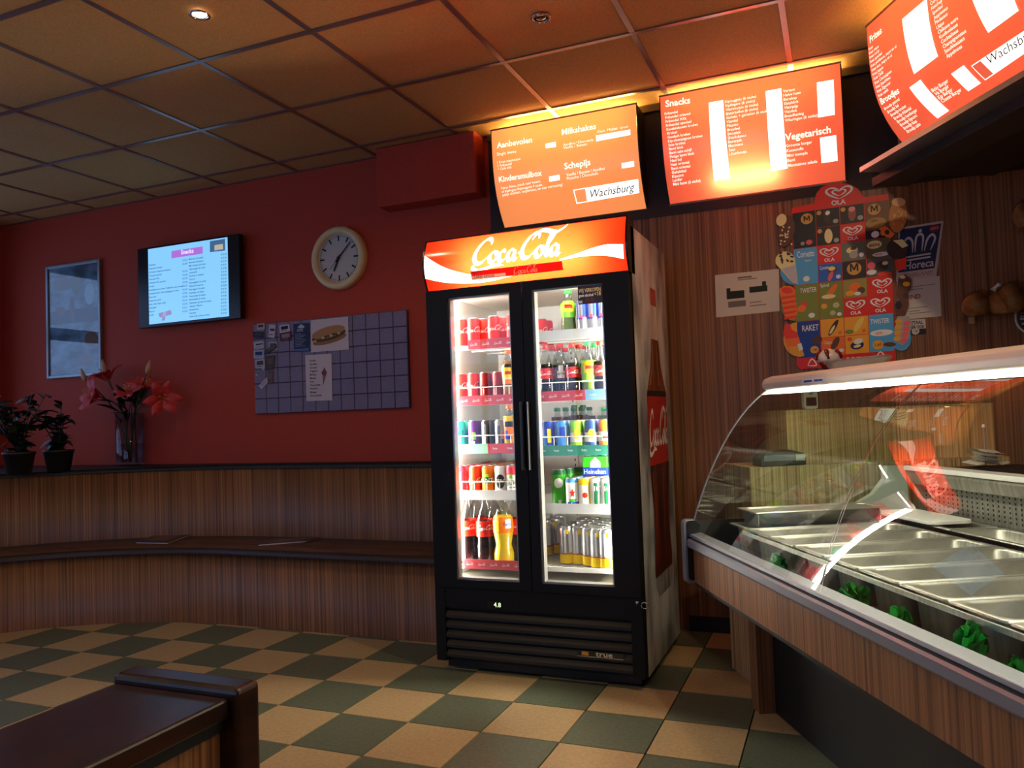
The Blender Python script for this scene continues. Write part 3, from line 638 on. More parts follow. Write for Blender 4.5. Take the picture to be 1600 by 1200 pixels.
cards = [('white card with a small red photo in the top left corner of the notice board', [(90, 130), (185, 120), (190, 195), (95, 205)], (190, 176, 176), (110, 50, 44)),
 ('dark photo card sticking out past the left edge of the notice board', [(40, 225), (175, 225), (175, 300), (45, 300)], (50, 44, 58), (70, 66, 80)),
 ('narrow white card with black print beside the top left card', [(245, 140), (325, 140), (310, 305), (235, 295)], (196, 188, 200), (60, 52, 66)),
 ('white card with a black square above the maroon card', [(370, 150), (495, 130), (505, 220), (380, 245)], (200, 190, 200), (34, 28, 44)),
 ('maroon card left of the dark blue flyer', [(375, 246), (520, 222), (525, 330), (385, 345)], (92, 34, 52), (150, 130, 140)),
 ('white card with a black bar above the blue card', [(50, 360), (170, 340), (180, 430), (55, 445)], (190, 184, 196), (40, 34, 48)),
 ('pale card half hidden under a dark green card', [(235, 355), (345, 350), (350, 455), (240, 450)], (170, 164, 170), (90, 84, 96)),
 ('dark green card pinned slantwise', [(190, 460), (330, 370), (345, 425), (205, 512)], (58, 60, 58), (96, 98, 90)),
 ('white-edged blue card on the left edge of the notice board', [(50, 460), (178, 455), (178, 560), (52, 560)], (176, 180, 200), (44, 58, 120)),
 ('white card with a grey emblem under the blue card', [(70, 580), (185, 565), (195, 680), (75, 690)], (180, 174, 184), (70, 64, 80)),
 ('brown photo card right of the emblem card', [(210, 530), (320, 520), (300, 700), (205, 710)], (78, 66, 66), (100, 84, 76)),
 ('narrow white card tilted steeply to the right', [(72, 768), (160, 678), (192, 690), (95, 782)], (186, 180, 196), (60, 64, 100)),
 ('lowest brown photo card on the notice board', [(225, 720), (300, 715), (290, 885), (230, 880)], (98, 78, 78), (120, 96, 88)),
 ('blank white tag hanging lowest on the left', [(115, 900), (215, 795), (225, 865), (150, 945)], (196, 188, 204), (170, 162, 176))]
for i, (lab, cs, c0, c1) in enumerate(cards):
    t, fn = sheet('pinned_card', lab, 'card', cs, pm('card_%d' % i, c0, 0.8), 'cards pinned on the left of the notice board')
    k = MB(); m_ = pm('card_print_%d' % i, c1, 0.8)
    blob(k, fn, [(0.15, 0.18), (0.85, 0.18), (0.85, 0.62), (0.15, 0.62)] if i not in (2, 5) else [(0.2, 0.3), (0.9, 0.3), (0.9, 0.48), (0.2, 0.48)], m_)
    blob(k, fn, [(0.15, 0.74), (0.7, 0.74), (0.7, 0.80), (0.15, 0.80)], m_)
    ob('card_print', k, t)

# ============================================================ DRINKS FRIDGE
FX0, FX1, FY0, FY1, FZ1 = -1.715, -0.770, 3.132, 3.86, 1.932
fo = Vector(((FX0 + FX1) / 2, (FY0 + FY1) / 2, 0))
fridge = thing('drinks_fridge', 'tall black two-door drinks fridge with a glowing red header', 'fridge', fo)
RF = rel(fo)
def fpart(name, mb, parent=None, **k): return ob(name, shift(mb, RF), parent or fridge, **k)
m_fb = pm('fridge_black', (12, 11, 11), 0.5, spec=0.25); m_fb2 = pm('fridge_black_gloss', (10, 10, 11), 0.22)
m_liner = pm('fridge_liner', (226, 226, 220), 0.5); m_wire = pm('white_wire', (236, 236, 232), 0.4)
m_frost = grain('frosty_print', (84, 82, 82), (196, 194, 190), (5, 5, 2.4), 0.45, 0.36, 0.60, detail=6)
ix0, ix1, iz0, iz1, iy1 = -1.655, -0.83, 0.405, 1.685, 3.80
mb = MB().box((FX0, 3.19, 0.04), (ix0, FY1, 1.90), m_fb).box((ix1, 3.19, 0.04), (FX1, FY1, 1.90), m_fb)
mb.box((ix0, 3.25, iz1), (ix1, FY1, 1.90), m_fb).box((ix0, 3.19, iz1), (ix1, 3.25, 1.699), m_fb).box((ix0, 3.19, 0.04), (ix1, FY1, iz0), m_fb).box((ix0, iy1, iz0), (ix1, FY1, iz1), m_fb)
fpart('cabinet', mb)
e = 0.004
mb = MB().box((ix0, 3.195, iz0), (ix0 + e, iy1, iz1), m_liner).box((ix1 - e, 3.195, iz0), (ix1, iy1, iz1), m_liner)
mb.box((ix0 + e, iy1 - e, iz0), (ix1 - e, iy1, iz1), m_liner).box((ix0 + e, 3.195, iz1 - e), (ix1 - e, iy1 - e, iz1), m_liner)
mb.box((ix0 + e, 3.195, iz0), (ix1 - e, iy1 - e, iz0 + e), pm('fridge_floor', (120, 116, 104), 0.4, 0.4))
fpart('liner', mb)
for x in (-1.46, -1.245, -1.03): # slotted shelf standards on the back
    mb = MB().box((x - 0.014, iy1 - 0.012, iz0 + 0.03), (x + 0.014, iy1 - e, iz1 - 0.03), m_liner)
    for i in range(44): mb.box((x - 0.003, iy1 - 0.0125, iz0 + 0.05 + i * 0.027), (x + 0.003, iy1 - 0.0119, iz0 + 0.062 + i * 0.027), m_black)
    fpart('shelf_standard', mb)
m_led = lamp('fridge_led', (255, 248, 230), 125)
fpart('led_strip', MB().box((ix0 + 0.008, 3.20, 0.44), (ix0 + 0.020, 3.245, 1.66), m_led)); fpart('led_strip', MB().box((ix1 - 0.020, 3.20, 0.44), (ix1 - 0.008, 3.245, 1.66), m_led))
fpart('led_strip', MB().box((ix0 + 0.06, 3.20, iz1 - 0.018), (ix1 - 0.06, 3.215, iz1 - 0.006), lamp('fridge_led_top', (255, 250, 236), 30)))
# doors: frame, double glass with its grey spacer, handle
m_spacer = pm('glass_spacer', (150, 150, 146), 0.35, 0.6); m_handle = pm('door_handle', (34, 34, 36), 0.35)
xm = -1.243
for i, (d0, d1, g0, g1) in enumerate(((FX0 + 0.004, xm - 0.002, -1.602, -1.300), (xm + 0.002, FX1 - 0.004, -1.196, -0.882))):
    gz0, gz1, dz0, dz1 = 0.412, 1.662, 0.375, 1.70
    mb = MB().box((d0, FY0, dz0), (g0, 3.186, dz1), m_fb).box((g1, FY0, dz0), (d1, 3.186, dz1), m_fb)
    mb.box((g0, FY0, gz1), (g1, 3.186, dz1), m_fb).box((g0, FY0, dz0), (g1, 3.186, gz0), m_fb)
    d = fpart('door', mb)
    mb = MB()
    for p, q in (((g0, gz0), (g0 + 0.008, gz1)), ((g1 - 0.008, gz0), (g1, gz1)), ((g0 + 0.008, gz1 - 0.008), (g1 - 0.008, gz1)), ((g0 + 0.008, gz0), (g1 - 0.008, gz0 + 0.008))):
        mb.box((p[0], 3.142, p[1]), (q[0], 3.18, q[1]), m_spacer)
    fpart('glass_spacer', mb, d)
    fpart('door_glass', MB().box((g0, 3.137, gz0), (g1, 3.140, gz1), m_glass), d)
    hx = (xm - 0.020, xm - 0.006) if i == 0 else (xm + 0.010, xm + 0.018)
    hz0, hz1 = onY(808, 735, 3.11).z, onY(808, 628, 3.11).z
    fpart('handle', MB().box((hx[0], 3.108, hz0), (hx[1], FY0, hz1), m_handle), d, bevel=0.003)
    if i == 1: # notice about alcohol stuck inside the top corner
        q = [onY(903, 456, 3.136), onY(947, 446, 3.136), onY(948, 472, 3.136), onY(904, 475, 3.136)]
        st = fpart('age_notice', MB().box((q[0].x, 3.1355, q[2].z), (g1 - 0.002, 3.1368, gz1 - 0.004), pm('notice_dark', (34, 26, 34), 0.5, 0, (40, 30, 38), 0.5)), d)
        tb = MB(); m_nl = pm('notice_gold', (190, 160, 110), 0.5, 0, (190, 160, 110), 0.6, False); m_nw = pm('notice_white', (210, 205, 200), 0.5, 0, (210, 205, 200), 0.6, False)
        w = g1 - 0.006 - q[0].x; zt_ = gz1 - 0.004; hh = zt_ - q[2].z
        def nt_(s, u, v, wid, sz, mat): tb.text(s, sz, lambda x, y: (q[0].x + u * w + x, 3.1352, zt_ - v * hh + y), mat, 0.01, fit=wid * w)
        nt_('WIJ VERKOPEN', 0.03, 0.36, 0.94, 0.022, m_nl); nt_('geen alcohol', 0.03, 0.60, 0.62, 0.017, m_nw); nt_('<18', 0.70, 0.60, 0.27, 0.024, m_nl); nt_('NIX', 0.04, 0.94, 0.14, 0.016, m_nw)
        for k in range(9): tb.box((q[0].x + (0.3 + k * 0.045) * w, 3.1352, zt_ - 0.94 * hh), (q[0].x + (0.325 + k * 0.045) * w, 3.1354, zt_ - (0.74 - 0.06 * (k * 3 % 4)) * hh), pm('notice_red', (130, 60, 56), 0.5))
        fpart('notice_print', tb, d)
# header: convex translucent sign with a white wave and the script
hz0, hz1 = 1.706, 1.930
def bulge(z): return 3.158 - 0.036 * math.sin(PI * (z - hz0) / (hz1 - hz0))
m_hdr = backlit('header_red_sheet', (226, 40, 14), 0.75, 1.25); m_hwh = backlit('header_white_sheet', (255, 244, 222), 2.2, 1.0, False)
mb = MB().loft([[(FX0 + 0.006, bulge(hz0 + (hz1 - hz0) * i / 12), hz0 + (hz1 - hz0) * i / 12), (FX1 - 0.006, bulge(hz0 + (hz1 - hz0) * i / 12), hz0 + (hz1 - hz0) * i / 12)] for i in range(13)], m_hdr, closed=False)
hdr = fpart('header_panel', mb)
def HS(x, z, off=0.0012): return (x, bulge(z) - off, z)
def hpx(x, y):
    Y = 3.13
    for _ in range(5): p = onY(x, y, Y); Y = bulge(min(max(p.z, hz0), hz1))
    return p.x, p.z
def Zf(x, y): return (640 + x / 3.75, 320 + y / 3.75)
def wave(tops, bots):
    T = catmull([(*hpx(*Zf(*c)), 0) for c in tops], 6); B = catmull([(*hpx(*Zf(*c)), 0) for c in bots], 6); mb = MB(); L = []
    for a_, b_ in zip(T, B): L.append([HS(a_.x + (b_.x - a_.x) * s, a_.y + (b_.y - a_.y) * s) for s in (0, .25, .5, .75, 1)])
    return mb.loft(L, m_hwh, closed=False, smooth=False)
fpart('white_wave', wave([(84, 295), (200, 365), (340, 405), (480, 420), (640, 395)], [(88, 432), (200, 455), (340, 462), (480, 448), (640, 405)]), hdr)
fpart('white_wave', wave([(880, 318), (980, 285), (1080, 250), (1160, 232), (1252, 232)], [(880, 328), (980, 308), (1080, 298), (1160, 300), (1256, 318)]), hdr)
a = hpx(*Zf(375, 345)); b = hpx(*Zf(885, 255)); cx = hpx(*Zf(620, 262))
mb = MB(); script(mb, lambda x, y: HS(cx[0] + x, cx[1] + y, 0.0018), (b[0] - a[0]) * 1.0, m_hwh, 0.60)
fpart('header_script', mb, hdr)
s0, s1 = hpx(*Zf(360, 405)), hpx(*Zf(895, 340))
mb = MB().loft([[HS(s0[0] + (s1[0] - s0[0]) * i / 2, 1.734 + 0.036 * j / 3, 0.0024) for j in range(4)] for i in range(3)], backlit('header_sticker_sheet', (150, 26, 20), 0.55, 0.2, False), closed=False, smooth=False)
mb.loft([[HS(s0[0] + 0.004 + 0.16 * i / 2, 1.736 + 0.013 * j / 3, 0.0028) for j in range(4)] for i in range(3)], backlit('sticker_white_sheet', (240, 170, 130), 0.8, 0.2, False), closed=False, smooth=False)
mb.text('Nieuw blik.', 0.018, lambda x, y: HS(s0[0] + 0.008 + x, 1.7545 + y, 0.0032), pm('sticker_ink', (70, 10, 10), 0.6), 0.01)
mb.text('Zelfde inhoud.', 0.018, lambda x, y: HS(s0[0] + 0.008 + x, 1.739 + y, 0.0034), pm('sticker_ink', (70, 10, 10), 0.6), 0.01)
script(mb, lambda x, y: HS(s1[0] - 0.17 + x, 1.752 + y, 0.003), 0.11, backlit('sticker_pale_sheet', (230, 120, 90), 0.8, 0.2, False), 0.5, 3)
fpart('header_sticker', mb, hdr)
prof = [(bulge(hz0 + (hz1 - hz0) * i / 10) - 0.004, hz0 + (hz1 - hz0) * i / 10) for i in range(11)]
for x0, x1 in ((FX0 - 0.002, FX0 + 0.006), (FX1 - 0.006, FX1 + 0.002)):
    fpart('header_end_cap', MB().prism([(3.24, hz0 - 0.006)] + [(prof[0][0], hz0 - 0.006)] + prof + [(prof[-1][0], hz1 + 0.005), (3.24, hz1 + 0.005)], lambda p, q, t: (t, p, q), x0, x1, m_fb2))
fpart('header_back', MB().box((FX0 + 0.006, 3.236, hz0), (FX1 - 0.006, 3.24, hz1), m_white))
fpart('header_tube', MB().tube([(-1.53, 3.205, 1.80), (-0.93, 3.205, 1.80)], 0.012, lamp('header_tube_light', (255, 236, 200), 230), 10))
fpart('header_rails', MB().box((FX0, 3.15, hz1), (FX1, 3.24, hz1 + 0.005), m_fb2).box((FX0, 3.15, hz0 - 0.006), (FX1, 3.19, hz0), m_fb2))
# lower front with louvres
fpart('kick_panel', MB().box((FX0 + 0.004, 3.16, 0.05), (FX1 - 0.004, 3.19, 0.372), m_fb))
fpart('front_corner', MB().box((FX0 + 0.002, 3.136, 0.05), (FX0 + 0.05, 3.16, 0.372), m_fb)); fpart('front_corner', MB().box((FX1 - 0.05, 3.136, 0.05), (FX1 - 0.002, 3.16, 0.372), m_fb))
fpart('control_panel', MB().box((FX0 + 0.05, 3.140, 0.285), (FX1 - 0.05, 3.16, 0.372), m_fb))
for i in range(5):
    z = 0.068 + i * 0.043
    fpart('louvre', MB().prism([(3.137, z), (3.137, z + 0.012), (3.150, z + 0.030), (3.160, z + 0.030), (3.160, z - 0.004)], lambda p, q, t: (t, p, q), FX0 + 0.052, FX1 - 0.052, pm('louvre_black', (26, 24, 24), 0.35)))
p = onY(773, 945, 3.139)
mb = MB().box((p.x - 0.035, 3.1385, p.z - 0.016), (p.x + 0.035, 3.1402, p.z + 0.016), m_fb2)
mb.text('4.8', 0.028, lambda x, y: (p.x - 0.004 + x, 3.138, p.z - 0.009 + y), pm('display_digits', (220, 240, 190), 0.5, 0, (220, 240, 190), 1.2, False), 0.01)
fpart('temperature_display', mb)
p = onY(938, 1023, 3.134)
mb = MB().box((p.x - 0.098, 3.1335, p.z - 0.012), (p.x + 0.098, 3.1368, p.z + 0.012), m_fb2)
mb.box((p.x - 0.098, 3.133, p.z - 0.013), (p.x + 0.098, 3.1338, p.z - 0.011), m_chrome).text('true', 0.03, lambda x, y: (p.x - 0.02 + x * 1.4, 3.133, p.z - 0.008 + y), m_chrome, 0.02)
mb.box((p.x - 0.08, 3.133, p.z - 0.008), (p.x - 0.05, 3.1338, p.z + 0.008), pm('badge_gold', (200, 150, 70), 0.3, 0.8))
fpart('maker_badge', mb)
mb = MB()
for x in (FX0 + 0.08, FX1 - 0.08):
    for y in (3.25, FY1 - 0.1): mb.lathe([(0.028, 0), (0.028, 0.04)], m_black, 12, (x, y, 0))
fpart('feet', mb)
fpart('lower_plinth', MB().box((FX0 + 0.03, 3.19, 0.012), (FX1 - 0.03, FY1 - 0.03, 0.04), m_black))
mb = MB(); k = onX(1003, 941, FX1 + 0.002) # key ring in the side lock
fpart('lock', MB().lathe([(0.008, 0), (0.008, 0.012)], m_chrome, 12, (FX1 - 0.02, 3.128, 0.352)))
mb.tube([(FX1 + 0.012 + 0.014 * math.cos(t_), 3.118, 0.350 + 0.012 * math.sin(t_)) for t_ in [2 * PI * i / 14 for i in range(15)]], 0.0022, m_chrome, 6)
fpart('key_ring', mb)
# printed side: frosted grey sheet with a giant cola bottle
SX = FX1
side = fpart('side_print', MB().box((SX, 3.19, 0.045), (SX + 0.002, FY1, 1.90), m_frost))
def SP(y, z, o=0.0026): return (SX + o, y, z)
yc = 3.565
PR = [(1.685, .055), (1.60, .060), (1.57, .056), (1.45, .075), (1.33, .105), (1.25, .165), (1.215, .195), (1.20, .205), (1.05, .200), (0.90, .195), (0.86, .200), (0.70, .165), (0.58, .155), (0.45, .185), (0.36, .175), (0.31, .12)]
def pw(z):
    for (za, wa), (zb, wb_) in zip(PR, PR[1:]):
        if zb <= z <= za: return wa + (wb_ - wa) * (za - z) / (za - zb)
    return PR[-1][1]
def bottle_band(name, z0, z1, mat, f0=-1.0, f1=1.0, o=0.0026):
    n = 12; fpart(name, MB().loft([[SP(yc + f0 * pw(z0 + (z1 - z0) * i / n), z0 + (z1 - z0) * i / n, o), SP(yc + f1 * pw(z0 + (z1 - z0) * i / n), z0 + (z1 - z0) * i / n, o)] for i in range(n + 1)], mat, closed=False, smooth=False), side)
m_cola = grain('cola_print', (34, 10, 8), (112, 34, 16), (60, 22, 2.0), 0.45, 0.4, 0.72); m_amber = grain('amber_print', (120, 62, 30), (64, 24, 14), (60, 26, 1.6), 0.45)
bottle_band('bottle_cap_print', 1.605, 1.685, pm('cap_print', (150, 58, 38), 0.5)); bottle_band('bottle_neck_print', 1.45, 1.605, grain('neck_print', (150, 132, 118), (206, 194, 182), (60, 60, 5), 0.45))
bottle_band('bottle_shoulder_print', 1.215, 1.45, m_amber); bottle_band('bottle_dark_ring_print', 1.19, 1.215, m_black)
bottle_band('bottle_label_print', 0.885, 1.19, pm('label_print', (164, 26, 18), 0.45)); bottle_band('bottle_body_print', 0.40, 0.885, m_cola); bottle_band('bottle_base_print', 0.31, 0.40, grain('base_print', (96, 88, 84), (150, 142, 138), (20, 20, 8), 0.45))
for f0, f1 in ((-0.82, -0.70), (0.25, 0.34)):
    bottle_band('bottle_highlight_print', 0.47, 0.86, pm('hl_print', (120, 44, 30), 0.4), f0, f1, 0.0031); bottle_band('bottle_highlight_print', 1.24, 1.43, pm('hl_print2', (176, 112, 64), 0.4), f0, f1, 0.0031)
mb = MB(); script(mb, lambda x, y: SP(yc + x, 1.035 + y * 1.5, 0.0032), 0.375, m_white, 0.5); fpart('bottle_script_print', mb, side)

# ------------------------------------------------------------ shelves
m_rail = pm('rail_red', (196, 66, 80), 0.4); m_railg = pm('rail_green', (50, 140, 116), 0.4); m_railw = pm('rail_clear', (214, 220, 224), 0.3); m_railb = pm('rail_blue', (130, 190, 230), 0.4)
def shelf(x0, x1, z, rail=None, guard=True, txt=True):
    mb = MB()
    for y in (3.235, 3.42, 3.60, 3.78): mb.box((x0, y - 0.003, z - 0.010), (x1, y + 0.003, z - 0.004), m_wire)
    n = int((x1 - x0) / 0.0125)
    for i in range(n + 1): x = x0 + (x1 - x0) * i / n; mb.box((x - 0.0018, 3.235, z - 0.004), (x + 0.0018, 3.79, z), m_wire)
    s = fpart('shelf', mb)
    fpart('shelf_front', MB().box((x0, 3.226, z - 0.016), (x1, 3.232, z + 0.004), m_wire), s)
    for (u0, u1, mat, words) in rail or ():
        a, b = x0 + (x1 - x0) * u0, x0 + (x1 - x0) * u1
        r = fpart('price_rail', MB().prism([(3.224, z - 0.016), (3.218, z + 0.028), (3.220, z + 0.028), (3.226, z - 0.016)], lambda p, q, t: (t, p, q), a, b, mat), s)
        if words:
            tb = MB(); k = max(1, int((b - a) / 0.055))
            for i in range(k):
                xx = a + (b - a) * (i + 0.5) / k
                if words == 'script': script(tb, lambda p, q: (xx + p, 3.2195 - 0.14 * q, z + 0.006 + q), 0.034, m_white, 0.6, 2)
                else: tb.text(words, 0.014, lambda p, q: (xx + p, 3.2195 - 0.14 * q, z + 0.002 + q), m_white, 0.02, 0.5)
            fpart('rail_print', tb, s)
    if guard:
        mb = MB().tube([(x0, 3.226, z + 0.065), (x1, 3.226, z + 0.065)], 0.0022, m_wire, 6)
        for i in range(6): x = x0 + (x1 - x0) * (i + 0.3) / 6; mb.tube([(x, 3.227, z - 0.005), (x, 3.227, z + 0.065)], 0.0018, m_wire, 5)
        fpart('guard_wire', mb, s)
LX0, LX1, RX0, RX1 = ix0 + 0.03, xm - 0.008, xm + 0.008, ix1 - 0.03
LZ = [1.448, 1.194, 0.976, 0.768, 0.458]; RZ = [1.462, 1.198, 0.962, 0.712, 0.462]
shelf(LX0, LX1, LZ[0], [(0.2, 1, m_rail, 'script')], False); shelf(LX0, LX1, LZ[1], [(0.05, 1, m_rail, 'script')]); shelf(LX0, LX1, LZ[2], [(0.0, 0.42, pm('rail_mint', (170, 226, 206), 0.4), None), (0.42, 1, m_rail, 'fuze')]); shelf(LX0, LX1, LZ[3], [(0, 1, m_railw, None)]); shelf(LX0, LX1, LZ[4], [(0.05, 1, m_rail, 'script')], False)
shelf(RX0, RX1, RZ[0], [(0, 1, m_railw, None)], False); shelf(RX0, RX1, RZ[1], [(0.0, 0.62, m_rail, 'script'), (0.62, 1, m_railb, 'water')]); shelf(RX0, RX1, RZ[2], [(0, 1, m_railg, 'fuze')]); shelf(RX0, RX1, RZ[3], [(0, 1, m_railw, None)], False); shelf(RX0, RX1, RZ[4], None, False)

# ============================================================ CANS AND BOTTLES
m_lid = pm('can_lid', (196, 198, 200), 0.3, 0.9)
FACE = math.atan2(-0.92, 0.36)     # the side of a can that looks out of the door
def cyl(r, ang, z, off=0.0005): return ((r + off) * math.cos(FACE + ang), (r + off) * math.sin(FACE + ang), z)
def can_mesh(key, r, h, bands, patches=(), script_=None, words=None):
    """bands: (height fraction, material) from the bottom up; patches: (a0, a1, f0, f1, material) stuck on the wall."""
    mb = MB(); seg = 20
    prof = [(r * .78, 0), (r * .96, h * .03)]; mats = [m_lid]
    fr = [h * .03]
    for f, m_ in bands:
        prof.append((r, h * (.05 if f <= .05 else f))); mats.append(m_)
    prof[1] = (r, h * .04)
    prof += [(r * .80, h * .985), (r * .83, h), (r * .74, h * .995), (r * .70, h * .975)]; mats += [bands[-1][1], m_lid, m_lid, m_lid]
    mb.lathe(prof, m_lid, seg, mats=mats)
    for j, pt in enumerate(patches):
        o_ = 0.0004 + 0.0003 * j
        if pt[0] in ('o', 's'):     # oval or star: centre angle, centre height, half angle, half height
            _, ac, fc, ar, fr_, m_ = pt; n = 16 if pt[0] == 'o' else 10
            def ring(k): return [cyl(r, ac + k * ar * (1 if pt[0] == 'o' or i % 2 == 0 else .42) * math.sin(2 * PI * i / n), h * (fc + k * fr_ * (1 if pt[0] == 'o' or i % 2 == 0 else .42) * math.cos(2 * PI * i / n)), o_ + .0005) for i in range(n)]
            mb.loft([ring(k) for k in (1, .75, .5, .25, .02)], m_)
            continue
        a0, a1, f0, f1, m_ = pt
        n = 6; mb.loft([[cyl(r, a0 + (a1 - a0) * i / n, h * f0, o_), cyl(r, a0 + (a1 - a0) * i / n, h * f1, o_)] for i in range(n + 1)], m_, closed=False)
    if script_:
        L, zf, m_, rot = script_
        script(mb, (lambda x, y: cyl(r, x / r, h * zf + y, 0.0008)) if not rot else (lambda x, y: cyl(r, -y / r, h * zf + x, 0.0008)), L, m_, 0.5, 2)
    for s, sz, a, zf, m_ in words or ():
        mb.text(s, sz, lambda x, y: cyl(r, a + x / r, h * zf + y, 0.0022), m_, 0.01, 0.5)
    return mesh_of(key, mb)
def C(n, rgb, rough=0.38, metal=0.0): return pm('can_' + n, rgb, rough, metal, spec=0.25)
c_red = C('red', (214, 34, 8)); c_dred = C('dark_red', (150, 24, 20)); c_wht = pm('can_white', (236, 236, 232), 0.35); c_blk = pm('can_black', (20, 20, 22), 0.35)
c_grn = C('green', (46, 150, 30)); c_blu = C('blue', (24, 60, 170)); c_lbl = C('light_blue', (60, 130, 210)); c_sil = C('silver', (172, 174, 176), 0.3, 0.7); c_yel = C('yellow', (244, 206, 20)); c_org = C('orange', (240, 120, 14))
c_pur = C('purple', (90, 34, 120)); c_mint = C('mint', (30, 180, 130)); c_pink = C('pink', (214, 60, 84)); c_lime = C('lime', (130, 200, 40)); c_dgr = C('dark_green', (14, 84, 46)); c_gry = C('grey', (92, 90, 92), 0.35, 0.5)
S, ST = (0.0285, 0.134), (0.033, 0.168)
CANS = {
 'cola': can_mesh('cola_can', *S, [(.05, c_red), (.93, c_red)], script_=(0.085, .58, c_wht, False)),
 'cherry': can_mesh('dark_cola_can', *S, [(.05, c_dred), (.93, c_dred)], script_=(0.085, .55, C('deep', (70, 10, 12)), False)),
 'mint': can_mesh('mint_can', *S, [(.05, c_mint), (.93, c_mint)], words=[('21', .05, 0, .42, c_dgr)]),
 'purple': can_mesh('purple_can', *S, [(.05, c_pur), (.93, c_pur)], [(-.3, .3, .35, .6, c_lime), (-.5, .1, .2, .3, c_wht)]),
 'grey': can_mesh('grey_can', *S, [(.05, c_gry), (.93, c_gry)], [(-.7, -.2, .1, .85, c_sil), (.1, .3, .1, .85, c_blk)]),
 'silver': can_mesh('silver_can', *S, [(.05, c_sil), (.93, c_sil)], [(-.6, -.1, .1, .8, c_gry), (.1, .6, .1, .35, c_pur), (.2, .6, .4, .6, c_org)]),
 'pink': can_mesh('pink_can', *S, [(.05, c_pink), (.93, c_pink)], script_=(0.08, .5, c_wht, True)),
 'vanilla': can_mesh('orange_red_can', *S, [(.05, C('vermilion', (222, 64, 20))), (.93, C('vermilion', (222, 64, 20)))], script_=(0.085, .5, c_wht, False)),
 'fanta': can_mesh('orange_can', *S, [(.05, c_org), (.93, c_org)], [(-.6, .6, .42, .62, c_dgr), (-.4, .1, .62, .72, c_lime)], words=[('FANTA', .026, 0, .46, c_wht)]),
 'blackwhite': can_mesh('white_black_can', *S, [(.05, c_wht), (.93, c_wht)], [('o', -.1, .48, .75, .24, c_blk)], words=[('ZERO', .02, -.1, .45, c_wht)]),
 'redwhite': can_mesh('white_red_can', *S, [(.05, c_pink), (.2, c_pink), (.7, c_wht), (.93, c_pink)], [(-.5, .0, .58, .72, c_lime), (-.6, .5, .26, .3, c_mint)], words=[('JUIC', .026, 0, .38, c_dgr)]),
 'energy': can_mesh('energy_can', 0.0265, 0.155, [(.05, c_sil), (.45, c_sil), (.93, c_blu)], [(-.9, -.1, .5, .93, c_sil), (-.1, .9, .06, .5, c_wht)], words=[('Red', .026, .15, .46, c_pink)]),
 'bluegold': can_mesh('blue_can', *S, [(.05, c_wht), (.15, c_wht), (.93, c_blu)], [(-.2, .4, .3, .75, c_yel), (-.8, -.3, .2, .55, c_lbl)]),
 'blue': can_mesh('light_blue_can', *S, [(.05, c_wht), (.2, c_wht), (.93, c_lbl)], [(-.5, .3, .45, .8, c_blu), (.35, .6, .1, .85, c_wht)]),
 'lemon': can_mesh('lemon_green_can', *S, [(.05, c_lime), (.3, c_lime), (.6, c_wht), (.93, c_lime)], [('o', -.05, .55, .55, .16, c_yel), (-.42, .32, .51, .59, c_red)]),
 'peach': can_mesh('navy_yellow_can', *S, [(.05, c_wht), (.3, C('navy', (30, 60, 110))), (.6, c_wht), (.93, C('navy', (30, 60, 110)))], [('o', -.05, .55, .55, .16, c_yel), (-.42, .32, .51, .59, c_red)]),
 'orangewhite': can_mesh('white_orange_can', *S, [(.05, c_org), (.32, c_org), (.62, c_wht), (.93, c_org)], [(-.5, .2, .4, .5, c_red)]),
 'bwbeer': can_mesh('white_logo_can', *S, [(.05, c_wht), (.93, c_wht)], [('o', 0, .38, .75, .26, c_blk)], words=[('BRAND', .014, 0, .34, c_wht)]),
 'greenbeer': can_mesh('green_beer_can', *ST, [(.05, c_grn), (.86, c_grn), (.93, c_dgr)], [('o', -.1, .64, .62, .13, c_wht), (-.2, .2, .06, .2, c_wht)]),
 'starbeer': can_mesh('white_star_can', *S, [(.05, c_blu), (.24, c_blu), (.86, c_wht), (.93, c_lbl)], [(-.55, .5, .24, .34, c_grn), ('s', -.05, .52, .48, .17, c_red)], words=[('Heinek', .030, 0, .08, c_wht)]),
 'yellowbeer': can_mesh('white_yellow_can', *S, [(.05, c_wht), (.78, c_wht), (.93, c_yel)], [('o', -.1, .46, .42, .09, c_red), (.5, .8, .1, .9, c_yel)]),
 'greenwhite': can_mesh('white_green_can', *S, [(.05, c_wht), (.93, c_wht)], [(-.5, .1, .12, .85, c_dgr), (.3, .45, .1, .9, c_dgr)], words=[('BIO', .03, -.2, .6, c_wht)]),
 'goldbeer': can_mesh('silver_yellow_can', *ST, [(.05, c_yel), (.27, c_yel), (.30, C('rust', (170, 90, 40))), (.93, c_sil)], [(-.22, .22, .80, .92, c_yel), (-.45, -.2, .32, .9, c_wht), (.2, .7, .32, .9, c_wht)])}
_mk = CANS['goldbeer']
def place(mesh, kind, label, group, x, y, z, turn=0.0):
    o = ob(kind, mesh, None, label, 'can', group, loc=(x, y, z)); o.rotation_euler.z = turn; return o
NTH = ['front', 'second', 'third', 'fourth', 'fifth', 'sixth', 'seventh']
def column(mesh, kind, label, group, px, Y, z, n, pitch, zpx=700, dx=0.0, row=''):
    """A file of cans going back into the fridge; row tells files of one kind apart."""
    p = onY(px, zpx, Y); nm_, at_ = label.split(' @ ')
    for i in range(n):
        lab = nm_ + (', ' + (NTH[i] + ' one') + (' of the ' + row + ' file' if row else '') if n > 1 or row else '') + ' ' + at_
        place(CANS[mesh], kind, lab, group, p.x + dx * i, Y + i * pitch, z, random.Random(px + i).uniform(-.25, .25) if i else 0.0)
P1 = 0.0605
GL = ['on the %s left shelf' % k_ for k_ in ('top', 'second', 'third', 'fourth', 'bottom')]
GR = [g_.replace('left', 'right') for g_ in GL]
